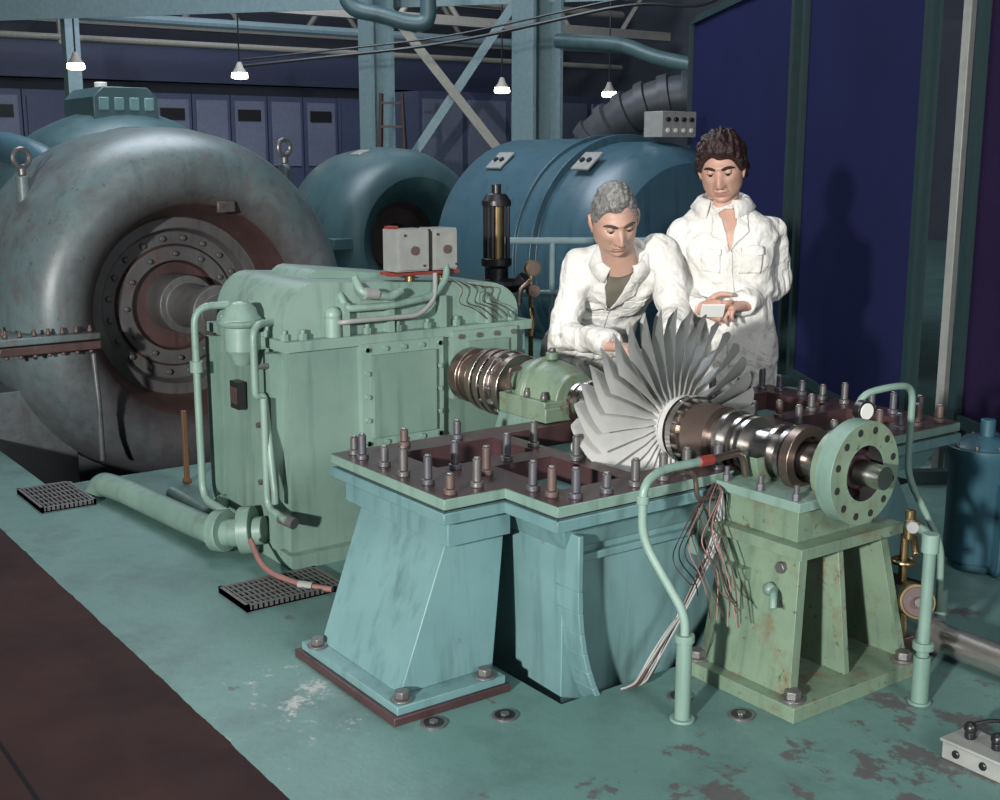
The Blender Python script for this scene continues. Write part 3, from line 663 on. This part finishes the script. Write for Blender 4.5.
for i in range(17):
    y=4.2+.72*i;h=2.45;b.box(-21.8,-21.0,y,y+.70,0,h,'cabA')
    b.box(-21.0,-20.97,y+.06,y+.64,1.2,h-.1,'cabB' if 3<i<10 else random.choice(('cabA','cabA','cabB')))
    if i%2: b.box(-20.97,-20.95,y+.12,y+.56,2.0,2.2,'black')
b.box(-22.4,-21.9,1,17,2.7,3.3,'cabA');b.cyl((-22.1,3,0),(-22.1,3,2.7),.08,'cabA');b.cyl((-22.1,15,0),(-22.1,15,2.7),.08,'cabA')
b.build()
b=B('switchgear_cabinet')
c=W(-.35,17,0);b.box(c.x-.5,c.x+.5,c.y-1.2,c.y+2.4,0,2.2,'cabA')
for k in range(5): b.box(c.x+.5,c.x+.53,c.y-1.15+.7*k,c.y-.55+.7*k,.3,2.1,'cabB')
b.build()
b=B('step_ladder')
for s in (-1,1):
    b.cyl(W(-1.17+.19*s,13.5,0),W(-1.17+.11*s,13.5,2.05),.022,'ladder',n=8);b.cyl(W(-1.17+.19*s,13.9,0),W(-1.17+.11*s,13.6,2.05),.02,'ladder',n=8)
for k in range(8):
    z=.2+.25*k;hw=.18-.08*z/2.0;b.obox(W(-1.17,13.5,z),V((EX[1],EY[1],0))*hw,V((EX[0],EY[0],0))*.03,V((0,0,.012)),'ladder')
b.build()
MT['lamp']=plain('lamp_glass_glow',(1,.9,.75),.4,emit=(1,.82,.6),es=14,var=0)
for (x,y,D) in ((90,66,17),(248,75,18),(502,89,19),(606,93,20)):
    L=(x-500)/1220*D;z=zz(y,D);p=W(L,D,z);b=B('pendant_lamp')
    b.cyl(p,p+V((0,0,9-z)),.012,'black',n=6);b.rev(p,(0,0,1),[(.12,0),(.12,.03),(.04,.06),(-.03,.11),(-.09,.12),(-.11,.10),(-.12,0)],['cream','cream','cream','lamp','lamp','lamp'],n=20);b.build()
b=B('overhead_cable')
pts=[W(-2.5,12.3,2.25),W(-.5,11.9,2.42),W(1.2,11.0,2.7),W(1.62,10.2,2.55),W(1.75,9,2.62),W(1.85,7,2.55)]
b.tube(pts,.016,'black',n=8,fil=.6)
b.tube([p+V((0,0,.06)) for p in pts],.010,'black',n=8,fil=.6);b.build()
# ---------------------------------------------------------------- people
def cloth_mat():
    m,nt,bs=nm('white_cotton_coverall');tc=nt.nodes.new('ShaderNodeTexCoord');co=tc.outputs['Object']
    n=noi(nt,co,7,5,.6);n2=noi(nt,co,22,6,.7)
    c=mix(nt,ramp(nt,n.outputs[0],.4,.75).outputs[0],(.74,.73,.69),(.62,.60,.56))
    sx=nt.nodes.new('ShaderNodeSeparateXYZ');nt.links.new(co,sx.inputs[0])
    mr=nt.nodes.new('ShaderNodeMapRange');mr.inputs[1].default_value=1.0;mr.inputs[2].default_value=.70;mr.inputs[3].default_value=-.16;mr.inputs[4].default_value=.0;nt.links.new(sx.outputs[2],mr.inputs[0])
    c=mix(nt,ramp(nt,mth(nt,'ADD',n2.outputs[0],mr.outputs[0]),.52,.72).outputs[0],c,(.34,.30,.24))
    nt.links.new(c,bs.inputs['Base Color']);bs.inputs['Roughness'].default_value=.85
    n3=noi(nt,co,6,2,.5,2.2);n4=noi(nt,co,16,3,.5,1.2)
    h=mth(nt,'ADD',n3.outputs[0],mth(nt,'MULTIPLY',n4.outputs[0],.3))
    bp=nt.nodes.new('ShaderNodeBump');bp.inputs['Strength'].default_value=.8;bp.inputs['Distance'].default_value=.03;nt.links.new(h,bp.inputs['Height']);nt.links.new(bp.outputs[0],bs.inputs['Normal'])
    return m
MT['cloth']=cloth_mat()
def skin_mat(name,c):
    m,nt,bs=nm(name);tc=nt.nodes.new('ShaderNodeTexCoord');n=noi(nt,tc.outputs['Object'],30,4)
    nt.links.new(mix(nt,n.outputs[0],tuple(x*.85 for x in c),tuple(x*1.12 for x in c)),bs.inputs['Base Color']);bs.inputs['Roughness'].default_value=.5
    return m
MT['skin1']=skin_mat('tanned_skin',(.50,.305,.235));MT['skin2']=skin_mat('ruddy_skin',(.51,.30,.23));MT['lip']=plain('lip_skin',(.33,.15,.12),.5)
def hair_mat(name,c,c2,sc,st):
    m,nt,bs=nm(name);tc=nt.nodes.new('ShaderNodeTexCoord')
    mp=nt.nodes.new('ShaderNodeMapping');mp.inputs['Scale'].default_value=sc;mp.inputs['Rotation'].default_value=(0,0,-yawbase_);nt.links.new(tc.outputs['Object'],mp.inputs[0])
    n=noi(nt,mp.outputs[0],1,5,.7,.6)
    nt.links.new(mix(nt,ramp(nt,n.outputs[0],.35,.65).outputs[0],c,c2),bs.inputs['Base Color']);bs.inputs['Roughness'].default_value=.5
    bp=nt.nodes.new('ShaderNodeBump');bp.inputs['Strength'].default_value=st;bp.inputs['Distance'].default_value=.006;nt.links.new(n.outputs[0],bp.inputs['Height']);nt.links.new(bp.outputs[0],bs.inputs['Normal']);return m
yawbase_=math.atan2(EY[1],EX[1])
MT['hairG']=hair_mat('grey_hair',(.06,.058,.056),(.32,.31,.295),(150,22,60),.6);MT['hairB']=hair_mat('dark_auburn_hair',(.005,.002,.002),(.034,.010,.008),(70,70,70),.8)
MT['browG']=plain('dark_grey_brow',(.05,.042,.038),.8);MT['browB']=plain('dark_brown_brow',(.014,.007,.006),.8)
MT['nostril']=plain('nostril_shadow',(.12,.04,.03),.8)
MT['under']=plain('olive_undershirt',(.14,.13,.10),.8)
def sstep(a,b_,x):
    t=max(0,min(1,(x-a)/(b_-a)));return t*t*(3-2*t)
def G(d,s): return math.exp(-(d/s)**2)
def headpt(n):
    x,y,z=n
    k=1-.13*sstep(-.2,-1,z)-.05*sstep(.3,1,z)
    X=x*.078*k;Z=z*.126
    X*=1+.13*G(z+.62,.25)
    Y=y*.098*(1-.02*sstep(0,-1,z) if y<0 else 1-.35*sstep(-.1,-1,z))
    if y<0:
        fr=sstep(0,-.5,y)
        d=0
        d+=.009*G(Z-.033,.010)*G(X,.052)
        d-=.013*(G(X-.032,.017)+G(X+.032,.017))*G(Z-.012,.014)
        nose=.029*sstep(.030,-.030,Z)*sstep(-.050,-.036,Z)
        d+=nose*G(X,.0135)+.009*G(Z+.036,.009)*(G(X-.014,.0075)+G(X+.014,.0075))
        d+=.006*(G(X-.046,.02)+G(X+.046,.02))*G(Z+.015,.02)
        d-=.005*(G(X-.048,.018)+G(X+.048,.018))*G(Z+.055,.022)
        d+=.008*G(Z+.066,.018)*G(X,.032)
        d+=.003*G(Z+.060,.005)*G(X,.022)+.004*G(Z+.074,.006)*G(X,.02)
        d-=.007*G(Z+.0665,.0028)*G(X,.028)
        d-=.005*G(Z+.086,.007)*G(X,.028)
        d+=.016*G(Z+.108,.018)*G(X,.036)
        d-=.005*(G(X-.027-.25*(-Z-.04),.005)+G(X+.027+.25*(-Z-.04),.005))*G(Z+.050,.02)
        d-=.0026*(G(Z-.066,.003)+G(Z-.080,.003))*G(X,.04)
        Y-=d*fr
    return V((X,Y,Z))
def make_head(root,hc,yaw,pitch,roll,skin,hair,brow,style,scale=1.0,neck_to=None):
    R=Matrix.Rotation(yaw,3,'Z')@Matrix.Rotation(pitch,3,'X')@Matrix.Rotation(roll,3,'Y')
    hc=V(hc)
    def T_(p): return hc+R@(V(p)*scale)
    b=B('head');n,k=140,120;vs=[]
    for j in range(k+1):
        ph=math.pi*j/k
        for i in range(n):
            t=2*math.pi*i/n;vs.append(T_(headpt((math.sin(ph)*math.cos(t),math.sin(ph)*math.sin(t),math.cos(ph)))))
    lipf=[];skf=[]
    for j in range(k):
        for i in range(n):
            f=(j*n+i,(j+1)*n+i,(j+1)*n+(i+1)%n,j*n+(i+1)%n)
            ph=math.pi*(j+.5)/k;t=2*math.pi*(i+.5)/n;p=headpt((math.sin(ph)*math.cos(t),math.sin(ph)*math.sin(t),math.cos(ph)))
            (lipf if p.y<-.05 and (p.x/.025)**2+((p.z+.067)/.0075)**2<1 else skf).append(f)
    b.add(vs,skf,skin);off=len(b.v)-len(vs);ii=b.mi('lip')
    for f in lipf: b.f.append(tuple(off+q for q in f));b.m.append(ii)
    for s in (-1,1):
        pts=[]
        for i in range(15):
            a=2*math.pi*i/15;pts.append(T_((s*(.081+.007*math.cos(a-2)),.009+.016*math.cos(a),-.004+.031*math.sin(a))))
        b.tube(pts,.006*scale,skin,n=8,closed=True)
        b.tube([T_((s*.075,.012,.018)),T_((s*.079,.012,-.0)),T_((s*.076,.01,-.024))],.011*scale,skin,n=10,radii=[.010*scale,.014*scale,.008*scale])
    for s in (-1,1):
        c=V((s*.032,-.0785,.012))
        b.sph(T_(c),.0130*scale,'white',n=16,k=10)
        b.sph(T_(c+V((0,-.006,-.005))),.0085*scale,'black',n=12,k=8)
        b.sph(T_(c+V((0,-.0005,.004))),.0142*scale,skin,n=16,k=10)
        b.tube([T_(c+V((s*-.013,-.008,-.002))),T_(c+V((s*-.004,-.0150,-.003))),T_(c+V((s*.006,-.0140,-.0035))),T_(c+V((s*.014,-.006,-.003)))],.0013*scale,brow,n=6)
        pr=[T_((s*.012,-.100,.027)),T_((s*.022,-.100,.031)),T_((s*.034,-.097,.034)),T_((s*.046,-.088,.033)),T_((s*.056,-.076,.027))]
        b.tube(pr,.005*scale,brow,n=8,radii=[.004*scale,.0055*scale,.0055*scale,.0045*scale,.002*scale])
        b.sph(T_((s*.0085,-.1140,-.0415)),.0026*scale,'nostril',n=8,k=6)
    if neck_to is not None:
        nt_=V(neck_to);top=T_((0,.025,-.055))
        b.tube([top,top.lerp(nt_,.5),nt_],.055,skin,n=24,radii=[.060*scale,.060*scale,.068*scale])
    b.build(parent=root,ang=60)
    b=B('hair');vs=[];fs=[]
    for j in range(k+1):
        ph=math.pi*j/k
        for i in range(n):
            t=2*math.pi*i/n;u=V((math.sin(ph)*math.cos(t),math.sin(ph)*math.sin(t),math.cos(ph)));x,y,z=u
            if style=='grey':
                hl=-.42+.46*sstep(.35,-.05,y)+.50*sstep(-.30,-.72,y)+.09*G(x-.35,.2)
            else:
                hl=-.46+.42*sstep(.4,-.1,y)+.50*sstep(-.35,-.8,y)+.05*G(x+.3,.25)
            th=sstep(hl-.05,hl+.14,z)
            if style=='grey':
                thick=.006+.015*sstep(.3,.95,z)+.006*G(x+.25,.45)*sstep(0,-.6,y)
                nz=noise.noise(V((x*7,y*1.8,z*5)))*.005+noise.noise(V((x*30,y*4,z*16)))*.0014
            else:
                thick=.019+.011*sstep(.15,.8,z)+.010*G(x-.2,.45)*sstep(0,-.7,y)*sstep(.3,.6,z)
                nz=noise.noise(u*3.2+V((x*2,0,0)))*.014+noise.noise(V((x*12,y*7,z*9))+V((3,1,2)))*.006+noise.noise(u*20)*.0025
            off=(-.012)+(thick+.012)*th+nz*th
            vs.append(T_(headpt(u)*1.0+V((x,y,z))*off))
    for j in range(k):
        for i in range(n): fs.append((j*n+i,(j+1)*n+i,(j+1)*n+(i+1)%n,j*n+(i+1)%n))
    b.add(vs,fs,hair);b.build(parent=root,ang=80)
def ellring(c,s,f,a,b_,n=28,pw=2.3):
    out=[]
    for i in range(n):
        t=2*math.pi*i/n;ct,stt=math.cos(t),math.sin(t)
        e=2/pw
        out.append(V(c)+V(s)*(a*math.copysign(abs(ct)**e,ct))+V(f)*(b_*math.copysign(abs(stt)**e,stt)))
    return out
def loft(b,rings,m):
    n=len(rings[0]);vs=[p for r in rings for p in r];fs=[]
    for j in range(len(rings)-1):
        for i in range(n): fs.append((j*n+i,j*n+(i+1)%n,(j+1)*n+(i+1)%n,(j+1)*n+i))
    fs+=[tuple(range(n))[::-1],tuple(range((len(rings)-1)*n,len(rings)*n))];b.add(vs,fs,m)
def densify(pts,rad,step=.02,wr=.0,ph=0):
    P=[];Rr=[]
    for i in range(len(pts)-1):
        p,q=V(pts[i]),V(pts[i+1]);k=max(2,int((q-p).length/step))
        for j in range(k):
            t=j/k;P.append(p.lerp(q,t));Rr.append(rad[i]*(1-t)+rad[i+1]*t)
    P.append(V(pts[-1]));Rr.append(rad[-1])
    for _ in range(3): P=[P[0]]+[(P[i-1]+P[i]*2+P[i+1])/4 for i in range(1,len(P)-1)]+[P[-1]]
    Rr=[r+wr*math.sin(i*1.1+ph) for i,r in enumerate(Rr)]
    return P,Rr
def make_hand(root,wrist,d,nrm,skin,thumb_side=1,curl=(35,40,25),sc=1.0):
    w=V(wrist);d=V(d).normalized();nrm=V(nrm);nrm=(nrm-d*nrm.dot(d)).normalized();s=d.cross(nrm)*thumb_side
    b=B('hand')
    rings=[]
    for t,hw,th in ((-.05,.026,.024),(0,.028,.020),(.03,.036,.018),(.06,.041,.015),(.085,.041,.013),(.094,.036,.009)):
        rings.append(ellring(w+d*t*sc,s,nrm,hw*sc,th*sc,n=20))
    loft(b,rings,skin)
    for i,(o,ln) in enumerate(((.030,.072),(.010,.080),(-.011,.075),(-.030,.060))):
        p=w+d*(.078-.004*abs(i-1))*sc+s*o*sc;dd=d+s*o*1.2;dd.normalize();pts=[p]
        ax=dd.cross(nrm).normalized()
        for sg,cv in zip((.45,.31,.24),curl):
            dd=Matrix.Rotation(math.radians(cv+4*i),3,ax)@dd;p=p+dd*ln*sg*sc;pts.append(p)
        P,R=densify(pts,[.0095*sc,.0088*sc,.008*sc,.0068*sc],.008)
        b.tube(P,.008,skin,n=12,radii=R);b.sph(P[-1],.0068*sc,skin,n=12,k=8)
    p=w+d*.018*sc+s*.026*sc+nrm*.006*sc
    q=p+(d*.6+s*.65+nrm*.35).normalized()*.042*sc;r_=q+(d*.85+s*.15+nrm*.45).normalized()*.032*sc;e=r_+(d*.9+nrm*.35-s*.1).normalized()*.025*sc
    P,R=densify([p,q,r_,e],[.014*sc,.011*sc,.0095*sc,.008*sc],.008);b.tube(P,.01,skin,n=12,radii=R);b.sph(P[-1],.008*sc,skin,n=12,k=8)
    o=b.build(parent=root)
    m=o.modifiers.new('r','REMESH');m.mode='VOXEL';m.voxel_size=.0035;m.use_smooth_shade=True
    m=o.modifiers.new('s','SMOOTH');m.iterations=3;m.factor=.5
    return o
def make_man(name,J,headargs,hands,mcloth='cloth'):
    root=empty(name)
    b=B('coverall')
    loft(b,[ellring(*r) for r in J['torso']],mcloth)
    for k_,arm in enumerate(J['arms']):
        P,R=densify(arm[0],arm[1],.012,.0026,k_*2.1);b.tube(P,.05,mcloth,n=24,radii=R)
        b.sph(P[0],R[0]*1.0,mcloth)
        d=(P[-1]-P[-4]).normalized();b.tube([P[-1]-d*.035,P[-1]+d*.004],.05,mcloth,n=24,radii=[R[-1]+.006,R[-1]+.005])
    for leg in J['legs']:
        P,R=densify(leg[0],leg[1],.02,.003);b.tube(P,.05,mcloth,n=22,radii=R)
    o=b.build(parent=root)
    m=o.modifiers.new('r','REMESH');m.mode='VOXEL';m.voxel_size=.008;m.use_smooth_shade=True
    m=o.modifiers.new('s','SMOOTH');m.iterations=10;m.factor=.5
    tx=bpy.data.textures.new('folds','MARBLE');tx.noise_scale=.16;tx.turbulence=9;tx.noise_depth=2;tx.marble_type='SOFT'
    m=o.modifiers.new('d','DISPLACE');m.texture=tx;m.strength=.018;m.mid_level=.5;m.texture_coords='LOCAL'
    m=o.modifiers.new('s2','SMOOTH');m.iterations=2;m.factor=.5
    make_head(root,**headargs)
    for h in hands: make_hand(root,**h)
    b=B('shoes')
    for leg in J['legs']:
        a=V(leg[0][-1]);f=J['front'];c=a+f*.06;b.sph((c.x,c.y,a.z-.02),(.07,.07,.05),'black')
        b.tube([a-f*.05+V((0,0,-.03)),a+f*.06+V((0,0,-.035)),a+f*.17+V((0,0,-.045))],.045,'black',n=16,radii=[.045,.048,.035])
    b.build(parent=root)
    c,s_,f_,u_=J['collar'];b=B('collar');vs=[];K=40
    for i in range(K+1):
        t=math.radians(28+304*i/K);cs,sn=math.sin(t),math.cos(t)
        front=max(0,sn);dirv=s_*cs+f_*sn
        for (r,h) in ((.070,-.03),(.072,.006),(.078,.014),(.090,.008),(.114,-.026-.035*front**2)):
            rr=r*(1 if abs(cs)<.5 else 1.06)
            vs.append(c+dirv*rr+u_*(h+.014*(-sn)))
    b.add(vs,[(i*5+j,(i+1)*5+j,(i+1)*5+j+1,i*5+j+1) for i in range(K) for j in range(4)],mcloth)
    oc=b.build(parent=root,ang=80);m=oc.modifiers.new('t','SOLIDIFY');m.thickness=.004;m.offset=0
    return root,o
def patch(root,target,name,pts,mt='cloth',th=.004,off=.003,n=14):
    b=B(name);vs=[]
    a,b2,c,d=[V(p) for p in pts]
    for i in range(n+1):
        for j in range(n+1):
            u,v=i/n,j/n;vs.append(a.lerp(b2,u).lerp(d.lerp(c,u),v))
    b.add(vs,[(i*(n+1)+j,(i+1)*(n+1)+j,(i+1)*(n+1)+j+1,i*(n+1)+j+1) for i in range(n) for j in range(n)],mt)
    o=b.build(parent=root)
    m=o.modifiers.new('w','SHRINKWRAP');m.target=target;m.wrap_method='NEAREST_SURFACEPOINT';m.wrap_mode='ABOVE_SURFACE';m.offset=off
    m=o.modifiers.new('t','SOLIDIFY');m.thickness=th;m.offset=0
    return o
SV=V((EX[1],EY[1],0));FV=V((-EX[0],-EY[0],0));FV.normalize();SV.normalize();UP=V((0,0,1))
yawbase=math.atan2(SV.y,SV.x)
yw=math.radians(-14)
sR=(Matrix.Rotation(yw,3,'Z')@SV);fR=(Matrix.Rotation(yw,3,'Z')@FV)
torso=[(W(.89,4.66,.50),sR,fR,.16,.12),(W(.89,4.66,.58),sR,fR,.18,.13),(W(.885,4.66,.70),sR,fR,.175,.125),(W(.88,4.65,.82),sR,fR,.162,.115),(W(.87,4.65,.94),sR,fR,.175,.122),(W(.86,4.65,1.04),sR,fR,.192,.128),(W(.855,4.65,1.11),sR,fR,.198,.118),(W(.85,4.65,1.16),sR,fR,.182,.100),(W(.845,4.655,1.195),sR,fR,.138,.082),(W(.843,4.66,1.235),sR,fR,.080,.066)]
J={'front':fR,'torso':torso,'collar':(W(.842,4.658,1.235),sR,fR,UP),
 'arms':[([W(.69,4.64,1.12),W(.645,4.70,.91),W(.745,4.48,.845)],[.060,.060,.042]),([W(1.015,4.66,1.12),W(1.065,4.74,.91),W(.90,4.48,.855)],[.062,.064,.042])],
 'legs':[([W(.80,4.66,.56),W(.79,4.66,.12),W(.78,4.67,-.25)],[.105,.085,.07]),([W(.97,4.67,.56),W(.98,4.67,.12),W(.99,4.68,-.25)],[.105,.085,.07])]}
rootR,covR=make_man('technician',J,dict(hc=W(.822,4.60,1.347),yaw=yawbase+math.radians(-16),pitch=math.radians(16),roll=math.radians(-4),skin='skin2',hair='hairB',brow='browB',style='curly',scale=.98,neck_to=W(.842,4.655,1.17)),
 [dict(wrist=W(.895,4.475,.855),d=W(.80,4.41,.855)-W(.895,4.475,.855),nrm=(0,0,-1),skin='skin2',thumb_side=-1,curl=(30,45,30)),
  dict(wrist=W(.75,4.475,.845),d=W(.80,4.40,.845)-W(.75,4.475,.845),nrm=(FV*-.3+SV*.9),skin='skin2',thumb_side=1,curl=(40,50,30))])
patch(rootR,covR,'undershirt',[W(.80,4.54,1.22),W(.885,4.54,1.22),W(.852,4.50,1.07),W(.838,4.50,1.07)],'skin2',.002,.003)
patch(rootR,covR,'lapel_1',[W(.775,4.54,1.20),W(.805,4.53,1.215),W(.842,4.50,1.06),W(.775,4.50,1.13)],'cloth',.006,.007)
patch(rootR,covR,'lapel_2',[W(.88,4.53,1.215),W(.915,4.54,1.20),W(.915,4.50,1.13),W(.848,4.50,1.06)],'cloth',.006,.007)
patch(rootR,covR,'chest_pocket_1',[W(.735,4.52,1.06),W(.81,4.51,1.06),W(.81,4.51,.97),W(.735,4.52,.97)],'cloth',.006,.004)
patch(rootR,covR,'chest_pocket_2',[W(.89,4.51,1.06),W(.965,4.52,1.06),W(.965,4.52,.97),W(.89,4.51,.97)],'cloth',.006,.004)
patch(rootR,covR,'pocket_flap_1',[W(.732,4.52,1.068),W(.813,4.51,1.068),W(.813,4.51,1.038),W(.732,4.52,1.038)],'cloth',.006,.009)
patch(rootR,covR,'pocket_flap_2',[W(.887,4.51,1.068),W(.968,4.52,1.068),W(.968,4.52,1.038),W(.887,4.51,1.038)],'cloth',.006,.009)
patch(rootR,covR,'placket',[W(.835,4.51,1.06),W(.857,4.51,1.06),W(.878,4.51,.62),W(.855,4.51,.62)],'cloth',.005,.003,20)
b=B('notepaper');c=W(.765,4.37,.85);b.obox(c,SV*.042,(FV*.6+UP*.7)*.034,(UP*.7-FV*.6)*.002,'paper');b.build(parent=rootR)
# --- leaning technician (left)
pel=W(.34,5.0,.55);nk=W(.455,4.56,1.035)
upv=(nk-pel).normalized();sL=(Matrix.Rotation(math.radians(-6),3,'Z')@SV);fL=upv.cross(sL).normalized()
if fL.dot(FV)<0: fL=-fL
def tp(t,o=0): return pel.lerp(nk,t)-fL*o
torso=[(pel-UP*.05,sL,FV,.15,.12),(pel+UP*.04,sL,FV,.185,.14),(tp(.25,.02),sL,fL,.17,.125),(tp(.45,.035),sL,fL,.165,.12),(tp(.62,.04),sL,fL,.178,.125),(tp(.77,.035),sL,fL,.192,.126),(tp(.86,.025),sL,fL,.19,.112),(tp(.93,.01),sL,fL,.155,.09),(tp(1.0),sL,fL,.08,.066)]
shl=W(.305,4.65,.995);shr=W(.60,4.60,1.05)
J={'front':FV,'torso':torso,'collar':(tp(1.0)+upv*.0,sL,(fL+FV*.3).normalized(),upv),
 'arms':[([shl,W(.235,4.56,.74),W(.395,4.32,.73)],[.062,.064,.045]),([shr,W(.655,4.49,.82),W(.60,4.24,.73)],[.062,.064,.045])],
 'legs':[([W(.28,5.0,.58),W(.27,4.97,.12),W(.26,5.0,-.25)],[.105,.085,.07]),([W(.45,5.0,.58),W(.47,4.97,.12),W(.49,5.0,-.25)],[.105,.085,.07])]}
rootL,covL=make_man('technician.001',J,dict(hc=W(.41,4.42,1.168),yaw=yawbase+math.radians(10),pitch=math.radians(25),roll=math.radians(-7),skin='skin1',hair='hairG',brow='browG',style='grey',scale=1.02,neck_to=W(.45,4.56,1.0)),
 [dict(wrist=W(.395,4.32,.73),d=W(.50,4.24,.73)-W(.395,4.32,.73),nrm=(0,0,-1),skin='skin1',thumb_side=1,curl=(20,30,20)),
  dict(wrist=W(.60,4.24,.73),d=W(.52,4.17,.70)-W(.60,4.24,.73),nrm=(0,0,-1),skin='skin1',thumb_side=-1,curl=(20,30,20))])
def cl(x,t,e=.0): return tp(t,.02)+sL*x+fL*(.115+e)
patch(rootL,covL,'undershirt',[cl(-.05,.97,-.03),cl(.05,.97,-.03),cl(.006,.70),cl(-.006,.70)],'under',.002,.003)
patch(rootL,covL,'lapel_1',[cl(-.085,.93,-.03),cl(-.045,.96,-.03),cl(-.002,.68),cl(-.08,.80)],'cloth',.006,.007)
patch(rootL,covL,'lapel_2',[cl(.045,.96,-.03),cl(.085,.93,-.03),cl(.08,.80),cl(.002,.68)],'cloth',.006,.007)
patch(rootL,covL,'chest_pocket',[cl(.055,.74),cl(.14,.74),cl(.14,.59),cl(.055,.59)],'cloth',.006,.004)
patch(rootL,covL,'pocket_flap',[cl(.052,.755),cl(.143,.755),cl(.143,.70),cl(.052,.70)],'cloth',.006,.009)
patch(rootL,covL,'placket',[cl(-.011,.68),cl(.011,.68),cl(.011,.15),cl(-.011,.15)],'cloth',.005,.003,20)
# ---------------------------------------------------------------- lights
def area(name,loc,target,size,power,col=(1,1,1)):
    l=bpy.data.lights.new(name,'AREA');l.size=size;l.energy=power;l.color=col
    o=bpy.data.objects.new(name,l);scene.collection.objects.link(o);o.location=loc
    d=(V(target)-V(loc));o.rotation_euler=d.to_track_quat('-Z','Y').to_euler();return o
area('flash_lamp',W(-2.8,-3.0,2.05),W(.3,4.5,.7),.26,830,(1,.98,.94))
area('fill_flash',W(2.6,-1.5,2.6),W(.4,3.6,.2),1.0,120,(.95,.98,1))
area('hall_light',W(-2.5,9.5,6.5),W(-2.0,11,0),4,520,(.82,.9,1))
area('hall_light_far',W(-2.0,17,7.0),W(-2.0,22,1.5),5,640,(.82,.86,1))
area('overhead_fill',W(0,3,6.5),W(0,3.8,0),3.5,85,(.95,1,1))  # soft overhead fill added to lift the ambient level, not a hall fixture
w=bpy.data.worlds.new('world');scene.world=w;w.use_nodes=True;w.node_tree.nodes['Background'].inputs[0].default_value=(.55,.63,.75,1);w.node_tree.nodes['Background'].inputs[1].default_value=.09
cam=bpy.data.cameras.new('camera');co_=bpy.data.objects.new('camera',cam);scene.collection.objects.link(co_)
cam.sensor_width=36;cam.lens=1220*36/1000;cam.clip_end=200
pitch=math.atan(245/1220)
co_.location=(0,0,H)
d=V((EX[0]*math.cos(pitch),EY[0]*math.cos(pitch),-math.sin(pitch)))
co_.rotation_euler=d.to_track_quat('-Z','Y').to_euler()
scene.camera=co_
scene.view_settings.view_transform='Standard'
